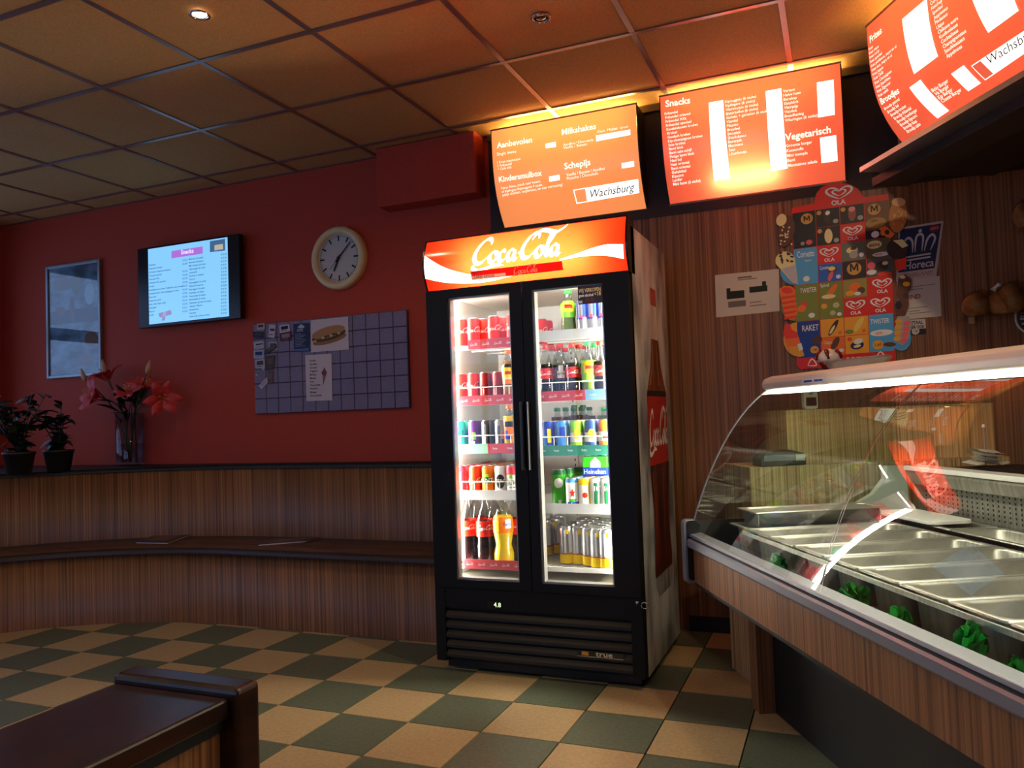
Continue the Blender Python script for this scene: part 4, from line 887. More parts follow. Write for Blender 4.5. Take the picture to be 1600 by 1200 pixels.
ROW = ['leftmost', 'second', 'third', 'fourth', 'fifth', 'rightmost']
for i, (px, Y, n) in enumerate(((722, 3.28, 3), (740, 3.28, 3), (756, 3.33, 2), (772, 3.27, 3), (788, 3.34, 2), (801, 3.27, 3))): column('cola', 'cola_can', 'bright red cola can @ ' + GL[0], 'cola cans ' + GL[0], px, Y, LZ[0], n, P1, 520, row=ROW[i])
for px, k, rw in ((720, 'cola', 'left'), (740, 'cola', 'right'), (759, 'cherry', 'left'), (779, 'cherry', 'right')):
    column(k, 'cola_can', ('red' if k == 'cola' else 'dark red') + ' cola can @ ' + GL[1], 'cola cans ' + GL[1], px, 3.275, LZ[1], 5, P1, 600, row=rw)
for px, k, nm in ((718, 'mint', 'mint green can'), (741.5, 'purple', 'purple can'), (762, 'grey', 'grey striped can'), (783, 'silver', 'silver can')):
    column(k, 'soft_drink_can', nm + ' @ ' + GL[2], 'soft drink cans ' + GL[2], px, 3.275, LZ[2], 6, P1, 680)
for px, k, nm in ((718, 'pink', 'pink can'), (743, 'vanilla', 'orange-red can'), (763, 'fanta', 'orange can with a green band'), (783, 'blackwhite', 'white can with a black emblem'), (801, 'redwhite', 'red and white can')):
    column(k, 'soft_drink_can', nm + ' @ ' + GL[3], 'soft drink cans ' + GL[3], px, 3.275, LZ[3], 6 if px < 780 else 3, P1, 750)
for px, rw in ((911, 'left'), (927, 'middle'), (943, 'right')): column('energy', 'energy_can', 'blue and silver energy can @ ' + GR[0], 'energy cans ' + GR[0], px, 3.275, RZ[0], 3, 0.057, 495, row=rw)
for px, Y, sd in ((846, 3.62, 'left'), (855, 3.70, 'right')): column('cola', 'cola_can', sd + ' one of two red cola cans at the back @ ' + GR[0], 'cola cans ' + GR[0], px, Y, RZ[0], 1, P1, 505)
for px, k, nm in ((857, 'bluegold', 'blue can with a yellow patch'), (879, 'blue', 'light blue can'), (901, 'lemon', 'lime green iced tea can'), (924, 'peach', 'navy iced tea can'), (946, 'orangewhite', 'orange and white can')):
    column(k, 'soft_drink_can', nm + ' @ ' + GR[2], 'soft drink cans ' + GR[2], px, 3.275, RZ[2], 6, P1, 680)
column('greenbeer', 'beer_can', 'tall green beer can @ ' + GR[3], 'tall green beer cans ' + GR[3], 874, 3.34, RZ[3], 4, 0.07, 770, 0.022)
for px, k, nm, rw in ((895, 'starbeer', 'white beer can with a red star', ''), (915, 'yellowbeer', 'white and yellow beer can', ''), (933, 'greenwhite', 'white and green beer can', 'left'), (949, 'greenwhite', 'white and green beer can', 'right')):
    column(k, 'beer_can', nm + ' @ ' + GR[3], 'short beer cans ' + GR[3], px, 3.272, RZ[3], 3, P1, 785, row=rw)
for i in range(4):
    for j in range(2): place(CANS['bwbeer'], 'beer_can', 'black-emblem white beer can, %s one of the %s rear file %s' % (NTH[i], ('left', 'right')[j], GR[3]), 'white beer cans ' + GR[3], -1.215 + j * 0.062 + 0.012 * i, 3.50 + i * 0.062, RZ[3] + 0.002)
for i, px in enumerate((886, 905, 921, 934, 948)): column('goldbeer', 'beer_can', 'tall silver-yellow beer can @ ' + GR[4], 'tall silver and yellow beer cans ' + GR[4], px, (3.33, 3.33, 3.30, 3.275, 3.262)[i], RZ[4], 5, 0.0685, 850, row=('leftmost', 'second', 'third', 'fourth', 'rightmost')[i])
for px, Y, wh in ((853, 3.50, 'nearest'), (868, 3.56, 'middle'), (876, 3.66, 'farthest')): column('goldbeer', 'beer_can', wh + ' of three silver-yellow beer cans set back left @ ' + GR[4], 'beer cans set back ' + GR[4], px, Y, RZ[4], 1, 0.07, 850)
# beer multipack standing on the short cans
q = onY(933, 735, 3.40); zc_ = RZ[3] + 0.135
pk = thing('beer_multipack', 'blue and green beer multipack standing on the short beer cans', 'multipack', (q.x, 3.40, zc_))
ob('carton', MB().box((-0.058, -0.034, 0), (0.058, 0.034, 0.035), c_blu).box((-0.058, -0.034, 0.035), (0.058, 0.034, 0.085), c_grn), pk, bevel=0.004)
ob('pack_print', MB().prism([(-0.02, 0.036), (0.026, 0.036), (0.026, 0.06), (0.003, 0.082), (-0.02, 0.06)], lambda a, b, t: (a, t, b), -0.0345, -0.0342, c_wht).text('Heineken', .03, lambda x, y: (x, -0.0346, 0.008 + y), c_wht, 0.01, 0.5, fit=0.1), pk)
for i in range(3): ob('can_top', MB().lathe([(0.018, 0.085), (0.018, 0.094), (0.015, 0.096)], m_lid, 14, (-0.038 + i * 0.038, 0, 0)), pk)

def bottle(name, label, group, x, y, z, prof, liquid, lab, cap, top_f, shell=None, patches=(), scr=None, words=None):
    """prof: (r, z) outline; the drink fills it up to top_f of its height; lab: (z0, z1, material)."""
    t = thing(name, label, 'bottle', (x, y, z), group=group); h = prof[-1][1]
    ob('shell', MB().lathe(prof, shell or m_pet, 20, caps=(True, False)), t)
    inner = [(max(0.004, r - 0.0012), zz) for r, zz in prof if zz <= h * top_f]
    inner[0] = (inner[0][0], 0.0015)
    if liquid: ob('drink', MB().lathe(inner, liquid, 20), t)
    def rad(zz):
        for (ra, za), (rb, zb) in zip(prof, prof[1:]):
            if za <= zz <= zb: return ra + (rb - ra) * (zz - za) / max(1e-6, zb - za)
        return prof[-1][0]
    if lab:
        z0, z1, m_ = lab; n = 6
        lo = ob('label', MB().lathe([(rad(z0 + (z1 - z0) * i / n) + 0.0008, z0 + (z1 - z0) * i / n) for i in range(n + 1)], m_, 20, caps=(False, False)), t)
        pb_ = MB()
        for j, (a0, a1, f0, f1, pm_) in enumerate(patches):
            pb_.loft([[cyl(rad(zz) + 0.001 + 0.0005 * j, a0 + (a1 - a0) * i / 5, zz) for zz in (f0, (f0 + f1) / 2, f1)] for i in range(6)], pm_, closed=False)
        if scr: script(pb_, lambda p, q: cyl(rad(scr[1]) + 0.0016, p / rad(scr[1]), scr[1] + q), scr[0], c_wht, 0.5, 2)
        for s, sz, a, zz, m2 in words or (): pb_.text(s, sz, lambda p, q: cyl(rad(zz) + 0.0018, a + p / rad(zz), zz + q), m2, 0.01, 0.5)
        if pb_.v: ob('label_print', pb_, lo)
    rc = prof[-1][0] + 0.0025
    ob('cap', MB().lathe([(rc, h - 0.014), (rc, h + 0.002), (rc * .85, h + 0.004)], cap, 16), t)
    return t
m_pet = glass('pet_plastic', (232, 235, 235), 1.75)
l_cola = pm('cola_liquid', (30, 12, 10), 0.15); l_org = pm('orange_liquid', (255, 214, 20), 0.35); l_tea = pm('green_tea_liquid', (120, 140, 30), 0.2); l_peach = pm('peach_liquid', (190, 120, 40), 0.2); l_wat = glass('water_liquid', (232, 238, 240), 1.2); l_brn = pm('brown_liquid', (80, 44, 26), 0.2)
def half(h=0.232, r=0.0315): return [(r * .8, 0), (r, .008), (r * .97, .05), (r * .9, .085), (r, .115), (r * .98, .15), (r * .62, h - .045), (r * .42, h - .025), (r * .42, h)]
def big(h=0.305, r=0.045): return [(r * .8, 0), (r, .012), (r * .98, .08), (r * .93, .105), (r, .15), (r * .98, .19), (r * .7, h - .07), (r * .32, h - .032), (r * .30, h)]
def wavy(h=0.302, r=0.047): return [(r * .75, 0), (r * .98, .012), (r, .05), (r * .78, .09), (r * .98, .14), (r, .19), (r * .86, .22), (r * .45, h - .035), (r * .30, h - .02), (r * .30, h)]
rc = pm('cap_red', (214, 50, 20), 0.4); gc = pm('cap_green', (40, 190, 60), 0.4); oc = pm('cap_orange', (244, 112, 16), 0.4); dg = pm('cap_dark_green', (22, 90, 44), 0.4)
def cola_b(px, Y, label, group, zz, py): p = onY(px, py, Y); return bottle('cola_bottle', label, group, p.x, Y, zz, half(), l_cola, (.085, .13, c_red), rc, .72, scr=(.05, .108))
for px, Y, wh in ((853, 3.275, 'left'), (895, 3.272, 'middle'), (939, 3.275, 'right')): cola_b(px, Y, wh + ' small cola bottle of the front row ' + GR[1], 'small cola bottles ' + GR[1], RZ[1], 580)
for i, (px, Y) in enumerate(((863, 3.36), (872, 3.43), (884, 3.5), (906, 3.36), (915, 3.43), (948, 3.35))): cola_b(px, Y, 'small cola bottle behind the front row, %s from the left, ' % ('first', 'second', 'third', 'fourth', 'fifth', 'sixth')[i] + GR[1], 'rear small cola bottles ' + GR[1], RZ[1], 580)
p = onY(876, 580, 3.28); bottle('lemonade_bottle', 'clear bottle with a white drop label ' + GR[1], None, p.x, 3.28, RZ[1], half(), l_wat, (.08, .135, m_pet), rc, .7, patches=[(-.55, .55, .085, .115, c_wht), (-.3, .3, .115, .14, c_wht)], words=[('Sprite', .016, 0, .10, c_dgr)])
tea_p = [(-.7, .7, .10, .15, c_yel), (-.5, .5, .117, .133, c_red), (-.8, .8, .065, .095, c_lime)]
p = onY(920, 580, 3.272); bottle('iced_tea_bottle', 'green iced tea bottle with a bright green cap ' + GR[1], None, p.x, 3.272, RZ[1], half(r=.033), l_tea, (.06, .155, c_lime), gc, .8, patches=tea_p)
p = onY(931, 580, 3.345); bottle('iced_tea_bottle', 'second green iced tea bottle behind the front one', None, p.x, 3.345, RZ[1], half(r=.033), l_tea, (.06, .155, c_lime), gc, .8, patches=tea_p)
p = onY(888, 490, 3.29); bottle('iced_tea_bottle', 'single green iced tea bottle ' + GR[0], None, p.x, 3.29, RZ[0], half(h=.205, r=.034), l_tea, (.085, .16, c_lime), gc, .8, patches=[(-.7, .7, .11, .155, c_yel), (-.5, .5, .125, .142, c_red)])
p = onY(795, 590, 3.275); bottle('iced_tea_bottle', 'peach iced tea bottle with an orange cap ' + GL[1], None, p.x, 3.275, LZ[1], half(h=.225, r=.032), l_peach, (.075, .16, pm('peach_label', (236, 214, 150), .4)), oc, .8, patches=[(-.7, .5, .105, .145, c_yel), (-.5, .3, .118, .132, c_red), (-.6, .6, .15, .165, c_blk), (-.6, .6, .075, .095, c_org)])
p = onY(797, 670, 3.275); bottle('orange_soda_bottle', 'small orange soda bottle with a blue and orange label ' + GL[2], None, p.x, 3.275, LZ[2], half(h=.195, r=.032), l_org, (.045, .125, c_org), oc, .85, patches=[(-.8, .2, .045, .085, c_blu), (-.3, .7, .06, .11, c_org), (-.8, .6, .10, .125, c_blk)])
for px, Y, lab in ((732, 3.29, 'left large cola bottle'), (759, 3.285, 'large cola bottle left of the orange soda')):
    p = onY(px, 830, Y); bottle('cola_bottle', lab + ' ' + GL[4], 'large cola bottles ' + GL[4], p.x, Y, LZ[4], big(), l_cola, (.125, .195, c_red), rc, .75, scr=(.075, .165))
for px, Y, wh in ((745, 3.40, 'left'), (772, 3.40, 'middle'), (806, 3.37, 'right')):
    p = onY(px, 830, Y); bottle('cola_bottle', wh + ' large cola bottle in the rear row ' + GL[4], 'rear large cola bottles ' + GL[4], p.x, Y, LZ[4], big(), l_cola, (.125, .195, c_red), rc, .75, scr=(.075, .165))
p = onY(786.5, 830, 3.28); bottle('orange_soda_bottle', 'large wavy bottle of yellow-orange soda ' + GL[4], None, p.x, 3.28, LZ[4], wavy(), l_org, (.145, .215, c_org), oc, .84, patches=[(.25, .85, .165, .205, c_wht), (-.9, -.4, .15, .2, c_yel)], words=[('Fanta', .02, .5, .178, c_blu)])
for i in range(5): bottle('brown_bottle', 'green-capped brown bottle, %s one of the back row ' % NTH[i] + GR[2], 'brown bottles in a row', -1.215 + i * .018, 3.46 + i * .068, RZ[2], half(h=.19, r=.03), l_brn, (.06, .11, l_brn), dg, .8)
for i in range(2): bottle('brown_bottle', ('left', 'right')[i] + ' brown bottle of the pair near the back wall ' + GR[2], 'brown bottles set apart', onY((901, 909)[i], 640, 3.70).x, 3.66 + i * .06, RZ[2], half(h=.20, r=.03), l_brn, (.06, .11, l_brn), dg, .8)
p = onY(943, 640, 3.68); bottle('green_tea_jar', 'stubby green bottle against the back wall ' + GR[2], None, p.x, 3.70, RZ[2], half(h=.185, r=.036), l_tea, (.05, .12, c_lime), gc, .8)

# ============================================================ GLASS DISPLAY COUNTER
CO = Vector((1.5, 1.5, 0))
counter = thing('display_counter', 'angled snack display counter with curved glass and striped wood front', 'counter', CW(*CO), ANG)
RC = rel(CO)
def cpart(name, mb, parent=None, **k): return ob(name, shift(mb, RC), parent or counter, **k)
def cthing(name, label, cat, w, u, z, rz=0.0, group=None): return thing(name, label, cat, CW(w, u, z), ANG + rz, group)
UE, UN = 2.95, -0.7
m_ctrim = pm('counter_trim', (136, 139, 150), 0.4, 0.3); m_cap = pm('counter_cap', (214, 196, 182), 0.35)
m_steel = grain('brushed_steel', (160, 158, 148), (190, 188, 178), (8, 90, 8), 0.40, metal=0.85); m_well = pm('well_steel', (140, 142, 132), 0.5, 0.3)
m_gg = glass('counter_glass', (238, 246, 242), 1.75)
cpart('plinth', MB().box((1.20, UN, 0), (1.88, 2.90, 0.455), m_black)); cpart('corner_post', MB().box((1.138, 2.835, 0), (1.20, 2.905, 0.455), m_wood))
cpart('front_panel', MB().box((0.952, UN, 0.468), (0.972, UE, 0.600), m_wood))
cpart('bottom_board', MB().box((0.955, UN, 0.455), (1.88, UE, 0.468), m_black))
cpart('bumper_rail', MB().prism([(0.935, 0.600), (0.930, 0.606), (0.930, 0.628), (0.936, 0.634), (0.972, 0.634), (0.972, 0.600)], lambda a, b, t: (a, t, b), UN, UE, m_ctrim))
cpart('rail_groove', MB().box((0.952, UN, 0.634), (0.975, UE, 0.642), m_black))
cpart('glass_sill', MB().prism([(0.938, 0.642), (0.941, 0.650), (0.985, 0.654), (1.000, 0.642)], lambda a, b, t: (a, t, b), UN, UE, pm('sill_grey', (118, 120, 130), 0.45, 0.2)))
cpart('end_bracket', MB().prism(rrect(0.918, 0.462, 0.975, 0.705, 0.018), lambda a, b, t: (a, t, b), UE, UE + 0.035, m_ctrim), bevel=0.004)
cpart('end_core', MB().prism(rrect(0.930, 0.475, 1.85, 0.70, 0.012), lambda a, b, t: (a, t, b), UE - 0.004, UE, m_black))
cpart('well', MB().box((1.0, UN, 0.50), (1.87, UE - 0.004, 0.51), m_well).box((1.0, UN, 0.51), (1.006, UE - 0.004, 0.642), m_white).box((1.86, UN, 0.51), (1.87, UE - 0.004, 0.70), m_well))  # inner front made white to bounce light onto the pan fronts
def bez(t): return tuple((1 - t) ** 3 * a + 3 * t * (1 - t) ** 2 * b + 3 * t * t * (1 - t) * c + t ** 3 * d for a, b, c, d in ((.947, 1.008, 1.12, 1.278), (.652, .86, 1.088, 1.19)))
gp = [bez(i / 32) for i in range(33)]
for u0, u1 in ((1.935, UE - 0.002), (UN, 1.925)):
    cpart('front_glass', MB().loft([[(w, u0, z), (w, u1, z)] for w, z in gp], m_gg, closed=False))
for u in (1.9245, 1.9355):
    cpart('glass_edge', MB().loft([[(w - 0.001, u - 0.0012, z), (w - 0.001, u + 0.0012, z)] for w, z in gp], pm('glass_edge_dark', (30, 46, 40), 0.3), closed=False))
cpart('side_glass', MB().prism(gp + [(1.80, 1.19), (1.80, 0.705), (0.97, 0.705)], lambda a, b, t: (a, t, b), UE - 0.001, UE + 0.005, m_gg))
cpart('side_glass_rim', MB().tube([(w, UE + 0.003, z) for w, z in gp], 0.0035, m_ctrim, 6))
cap = cpart('top_cap', MB().prism([(1.272, 1.190), (1.262, 1.196), (1.260, 1.214), (1.268, 1.231), (1.300, 1.243), (1.36, 1.247), (1.72, 1.246), (1.72, 1.190)], lambda a, b, t: (a, t, b), UN, UE + 0.012, m_cap), bevel=0.003)
cpart('lamp_strip', MB().box((1.285, UN, 1.175), (1.345, UE - 0.02, 1.1895), lamp('counter_lamp', (255, 246, 222), 28.0)))
cpart('cap_post', MB().box((1.68, 0.30, 0.86), (1.72, 0.34, 1.20), m_ctrim))
ua, ub = onW(1250, 592, 1.26).y, onW(1288, 586, 1.26).y
mb = MB().add([(1.2590, ua, 1.199), (1.2590, ub + .02, 1.199), (1.2590, ub, 1.216), (1.2590, ua - .02, 1.216)], [(0, 1, 2, 3)], m_white)
for i in range(2): mb.add([(1.2586, ua - .03 - i * .42 * (ua - ub), z - .0 ) if k_ == 0 else (1.2586, ua - .03 - (i * .42 + .34) * (ua - ub), z) for z, k_ in ((1.204, 0), (1.204, 1), (1.211, 1), (1.211, 0))], [(0, 1, 2, 3)], c_blu)
cpart('cap_sticker', mb, cap)
# back of the case: perforated air panel, beam, white ledge, inner end bracket
ap = cpart('air_panel', MB().box((1.845, UN, 0.700), (1.855, UE - 0.02, 0.812), m_steel))
mb = MB()
for i in range(70):
    for j in range(6):
        u = 2.86 - i * 0.026; z = 0.715 + j * 0.016
        mb.add([(1.8446, u, z), (1.8446, u - 0.007, z), (1.8446, u - 0.007, z + 0.007), (1.8446, u, z + 0.007)], [(0, 1, 2, 3)], m_black)
cpart('perforations', mb, ap, kind='stuff')
cpart('rear_beam', MB().prism([(1.80, 0.812), (1.79, 0.85), (1.80, 0.862), (1.95, 0.862), (1.95, 0.812)], lambda a, b, t: (a, t, b), UN, UE - 0.06, m_steel))
cpart('rear_ledge', MB().box((1.785, UN, 0.862), (1.86, UE - 0.05, 0.880), m_white), bevel=0.003)
cpart('rear_shelf', MB().box((1.86, UN, 0.862), (2.20, UE - 0.12, 0.872), m_black))
pts = [(1.42, 0.70), (1.50, 0.715), (1.58, 0.735), (1.66, 0.775), (1.71, 0.83), (1.72, 0.88), (1.79, 0.88), (1.80, 0.80), (1.80, 0.70)]
cpart('inner_bracket', MB().prism(pts, lambda a, b, t: (a, t, b), 2.90, 2.93, pm('grey_green_plastic', (150, 160, 146), 0.4)))

# ------------------------------------------------------------ steel food pans
def pan_mesh(lw, lu, dep, r=0.03, rim=0.009):
    def lp(ins, z, rr): return [(x, y, z) for x, y in rrect(ins, ins, lw - ins, lu - ins, max(0.004, rr), 4)]
    return mesh_of('food_pan', MB().loft([lp(0, -0.004, .008), lp(0, 0, .008), lp(rim * 1.6, 0.0006, r), lp(rim * 1.6 + 0.003, -0.006, r), lp(rim * 1.6 + 0.010, -dep + 0.012, r), lp(rim * 1.6 + 0.024, -dep, r * .7)], m_steel, caps=(False, True)))
pm_front = pan_mesh(0.535, 0.174, 0.11); pm_back = pan_mesh(0.176, 0.335, 0.065)
RIM = 0.700
ordn = ['first', 'second', 'third', 'fourth', 'fifth', 'sixth', 'seventh', 'eighth', 'ninth', 'tenth']
k = 0
for i in range(-9, 5):
    u = 1.955 + 0.18 * i
    if u < 0.35: continue
    o = ob('food_pan', pm_front, None, 'long steel food pan in the front row, %s from the near end' % ordn[min(k, 9)] if k < 10 else 'long steel food pan in the front row, %s from the far end' % ordn[13 - k], 'food pan', 'front row of steel food pans', loc=CW(1.062, u + 0.003, RIM), rz=ANG); k += 1
ob('food_pan', pan_mesh(0.50, 0.17, 0.05), None, 'shallow steel tray raised at the far end of the counter', 'food pan', loc=CW(1.10, 2.70, 0.752), rz=ANG)
for i in range(6):
    ob('food_pan', pm_back, None, 'steel food pan in the rear row, %s from the far end' % ordn[i], 'food pan', 'rear row of steel food pans', loc=CW(1.645, 2.44 - 0.345 * i, RIM + 0.004), rz=ANG)
ob('pan_support', MB().box((0, 0, 0), (0.008, 3.3, 0.012), m_steel), counter, loc=RC(1.612, -0.6, RIM - 0.018)); ob('pan_support', MB().box((0, 0, 0), (0.008, 3.3, 0.012), m_steel), counter, loc=RC(1.052, -0.6, RIM - 0.020)); ob('pan_support', MB().box((0, 0, 0), (0.008, 3.3, 0.012), m_steel), counter, loc=RC(1.826, -0.6, RIM - 0.014))
ob('tray_riser', MB().box((0, 0, 0), (0.46, 0.13, 0.001), m_steel).box((0, 0, -0.045), (0.004, 0.13, 0), m_steel).box((0.456, 0, -0.045), (0.46, 0.13, 0), m_steel), counter, loc=RC(1.12, 2.72, 0.746))
b = ob('cutting_board', MB().prism(rrect(0, 0, 0.16, 0.34, 0.03), lambda x, y, t: (x, y, t), 0, 0.012, m_white), None, 'white plastic board lying behind the far pans', 'cutting board', loc=CW(1.63, 2.50 + 0.01, 0.708), rz=ANG, bevel=0.002)
# green plastic garnish tucked in front of the pans
m_pars = pm('garnish_green', (14, 150, 44), 0.45)
def garnish(seed, s):
    r = random.Random(seed); mb = MB()
    for i in range(16):
        a = r.uniform(0, 2 * PI); el = r.uniform(0.3, 1.3); L = s * r.uniform(0.6, 1.0); d = Vector((math.cos(a) * math.cos(el) * 0.5, math.sin(a) * math.cos(el), math.sin(el)))
        n = d.cross(Vector((r.uniform(-1, 1), r.uniform(-1, 1), r.uniform(-1, 1)))).normalized(); rows_ = []
        for k_ in range(5):
            t_ = k_ / 4; wv = s * 0.34 * math.sin(PI * (0.12 + 0.8 * t_)); c_ = d * L * t_
            rows_.append([c_ + n * wv * f + d.cross(n) * (s * 0.10 * math.sin(6 * t_ + 4 * f + i)) for f in (-1, -.5, 0, .5, 1)])
        mb.loft(rows_, m_pars, closed=False)
    return mesh_of('garnish', mb)
gm = [garnish(1, 0.06), garnish(5, 0.068)]
for i, (x, y, lab) in enumerate(((1217, 872, 'green plastic garnish nearest the far end of the counter'), (1343, 925, 'second green garnish from the far end of the counter'), (1412, 958, 'third green garnish from the far end, wedged between two pans'), (1520, 988, 'fourth green garnish from the far end of the counter'), (1592, 1040, 'green garnish nearest the camera in the counter'))):
    p = onW(x, y, 1.042); ob('garnish', gm[i % 2], None, lab, 'garnish', 'green garnishes along the pans', loc=CW(1.036, p.y, max(0.512, p.z - 0.035)), rz=ANG + i)

# ------------------------------------------------------------ cash desk behind the far end, phone, card terminal, papers
m_desk = grain('pale_zebrano', (158, 112, 68), (238, 202, 150), (130, 130, 0.9), 0.42, 0.34, 0.66, detail=3)
desk = cthing('cash_desk', 'stepped striped wood cash desk seen through the counter glass', 'desk', 1.7, 3.2, 0)
RD = rel((1.7, 3.2, 0))
ob('lower_block', shift(MB().box((1.235, 3.06, 0), (2.35, 3.36, 0.884), m_desk), RD), desk); ob('upper_block', shift(MB().box((1.435, 3.14, 0.884), (2.35, 3.36, 1.108), m_desk), RD), desk)
m_pg = pm('phone_grey', (214, 212, 204), 0.35); m_tg = pm('terminal_dark', (40, 42, 44), 0.4)
p0 = onU(1260, 640, 3.16); p1 = onU(1282, 640, 3.16); pw_ = p1.x - p0.x
ph = cthing('cordless_phone', 'white cordless phone standing on the raised part of the cash desk', 'phone', (p0.x + p1.x) / 2, 3.19, 1.108)
ob('handset', MB().prism(rrect(-pw_ / 2, 0, pw_ / 2, 0.085, 0.014), lambda a, b, t: (a, t, b), -0.014, 0.012, m_pg), ph, bevel=0.003)
ob('phone_screen', MB().box((-pw_ / 2 + 0.008, -0.0148, 0.014), (pw_ / 2 - 0.008, -0.0142, 0.05), m_tg), ph); ob('speaker_dot', MB().prism(ell(0, 0.068, 0.009, 0.009, 14), lambda a, b, t: (a, t, b), -0.0146, -0.0142, m_ctrim), ph)
p0 = onU(1186, 724, 3.09); p1 = onU(1256, 724, 3.09); tw = (p1.x - p0.x) / 2
tm_ = cthing('card_terminal', 'dark grey payment terminal on the lower cash desk', 'payment terminal', (p0.x + p1.x) / 2, 3.10, 0.884)
ob('body', MB().prism([(-tw, 0), (-tw, 0.03), (-tw + .02, 0.052), (tw * .4, 0.062), (tw - .01, 0.05), (tw, 0.03), (tw, 0)], lambda a, b, t: (a, t, b), -0.035, 0.06, m_tg), tm_, bevel=0.005)
ob('front_strip', MB().box((-tw + .012, -0.037, 0.022), (tw - .05, -0.0345, 0.045), m_ctrim), tm_); ob('key_block', MB().box((tw - .045, -0.037, 0.02), (tw - .006, -0.0345, 0.045), m_pg), tm_)
q = [onU(*c, 3.139) for c in ((1386, 638), (1420, 641), (1416, 667), (1377, 655))]
nt = cthing('sticky_note', 'pale yellow note stuck on the cash desk front', 'note', q[0].x, 3.139, q[2].z)
RS = rel((q[0].x, 3.139, q[2].z))
ob('paper', MB().add([RS(a.x, 3.1385, a.z) for a in q], [(3, 2, 1, 0)], pm('note_yellow', (226, 220, 170), 0.8)), nt)
mb = MB()
for i in range(3): mb.tube([RS(q[0].x + 0.03 + 0.01 * k_, 3.1378, q[0].z - 0.022 - 0.012 * i - 0.004 * math.sin(k_)) for k_ in range(6)], 0.0008, m_black, 4)
ob('handwriting', mb, nt)
p = onZc(1541, 735, 0.88)
sp = cthing('receipt_spike', 'thin metal spike with a white knob holding paper slips', 'receipt spike', 2.02, p.y * 2.02 / p.x, 0.872)
ob('base', MB().lathe([(0.04, 0), (0.04, 0.004), (0.01, 0.007)], m_tg, 16), sp); ob('needle', MB().tube([(0, 0, 0.004), (0, 0, 0.15)], 0.0016, m_ctrim, 6), sp); ob('knob', MB().lathe([(0.001, 0.146), (0.006, 0.149), (0.006, 0.157), (0.001, 0.16)], m_white, 10), sp)
rnd = random.Random(3); us = p.y * 2.02 / p.x
slips = [('loose paper slip lowest in the pile on the spike', 0), ('paper slip second from the bottom on the spike', 1), ('paper slip in the middle of the pile on the spike', 2), ('paper slip second from the top on the spike', 3), ('paper slip on top of the pile on the spike', 4)]
for lab, i in slips:
    a = rnd.uniform(0, 3); L = []
    for k_ in range(5): L.append([((k_ - 2) * 0.04, s_ * 0.035, 0.006 * math.sin(k_ * 1.7 + i) + 0.004 * s_) for s_ in (-1, 1)])
    ob('paper_slip', MB().loft(L, m_white, closed=False), None, lab, 'paper', 'paper slips on the spike', loc=CW(2.02, us, 0.889 + 0.011 * i), rz=a)

# ornaments on the counter cap
p = onZc(1338, 570, 1.247)
dish = cthing('glass_dish', 'long cut-glass dish lying on the counter cap', 'dish', 1.52, p.y * 1.52 / p.x, 1.247)
lp = lambda s, z: [(x * s, y * s, z) for x, y in ell(0, 0, 0.05, 0.20, 28)]
ob('bowl', MB().loft([lp(0.75, 0.001), lp(0.8, 0.002), lp(1.0, 0.036), lp(1.05, 0.040), lp(0.97, 0.036), lp(0.78, 0.005)], pm('cut_glass', (176, 178, 168), 0.08, 0.2), caps=(True, True)), dish)
ob('fluting', MB().loft([[(x * f * (1 + 0.05 * math.cos(28 * i_)), y * f * (1 + 0.05 * math.cos(28 * i_)), z) for i_, (x, y) in enumerate(ell(0, 0, 0.05, 0.20, 56))] for f, z in ((0.83, 0.004), (1.03, 0.035))], pm('cut_glass', (176, 178, 168), 0.08, 0.2)), dish)
p = onZc(1296, 570, 1.247)
su = cthing('sundae_ornament', 'small ice cream sundae ornament with red sauce behind the counter cap', 'ornament', 1.60, p.y * 1.60 / p.x, 1.247)
ob('cup', MB().lathe([(0.026, 0), (0.024, 0.004), (0.012, 0.012), (0.03, 0.03), (0.042, 0.052)], pm('sauce_red', (120, 24, 24), 0.2), 18), su)
ob('scoop', MB().lathe([(0.040, 0.05), (0.046, 0.062), (0.042, 0.082), (0.028, 0.098), (0.008, 0.106)], pm('cream_white', (226, 214, 206), 0.3), 18), su)
mb = MB()
for i in range(5):
    a = i * 1.3; mb.tube([(0.03 * math.cos(a), 0.03 * math.sin(a), 0.098), (0.044 * math.cos(a + .2), 0.044 * math.sin(a + .2), 0.082), (0.050 * math.cos(a + .3), 0.050 * math.sin(a + .3), 0.064)], [0.009, 0.008, 0.006], MATS['sauce_red'], 8)
ob('sauce', mb, su)

# ============================================================ ON THE WOOD WALL
WY = YB - 0.018
def wsheet(name, label, cat, cs, mat, dy=0.001, px=True):
    q = [onY(*c, WY - dy) for c in cs]; c0 = sum((Vector(p) for p in q), Vector()) / 4
    t = thing(name, label, cat, (c0.x, WY, c0.z))
    def fn(u, v, off=0.0):
        p = (q[0] * (1 - u) + q[1] * u) * (1 - v) + (q[3] * (1 - u) + q[2] * u) * v
        return (p.x - c0.x, -dy - off, p.z - c0.z)
    ob('sheet', MB().add([fn(0, 0), fn(1, 0), fn(1, 1), fn(0, 1)] + [(x, -0.0002, z) for x, y, z in (fn(0, 0), fn(1, 0), fn(1, 1), fn(0, 1))],
                         [(3, 2, 1, 0), (4, 5, 6, 7), (0, 1, 5, 4), (1, 2, 6, 5), (2, 3, 7, 6), (3, 0, 4, 7)], mat), t)
    return t, fn
m_wp = pm('wall_paper_white', (214, 204, 196), 0.7); m_ink2 = pm('green_black_ink', (24, 40, 30), 0.7); m_gi = pm('grey_ink', (120, 112, 104), 0.7)
t, fn = wsheet('notice_sheet', 'white printed notice left of the ice cream poster', 'notice', [(1117, 430), (1217, 420), (1218, 486), (1119, 496)], m_wp)
mb = MB()
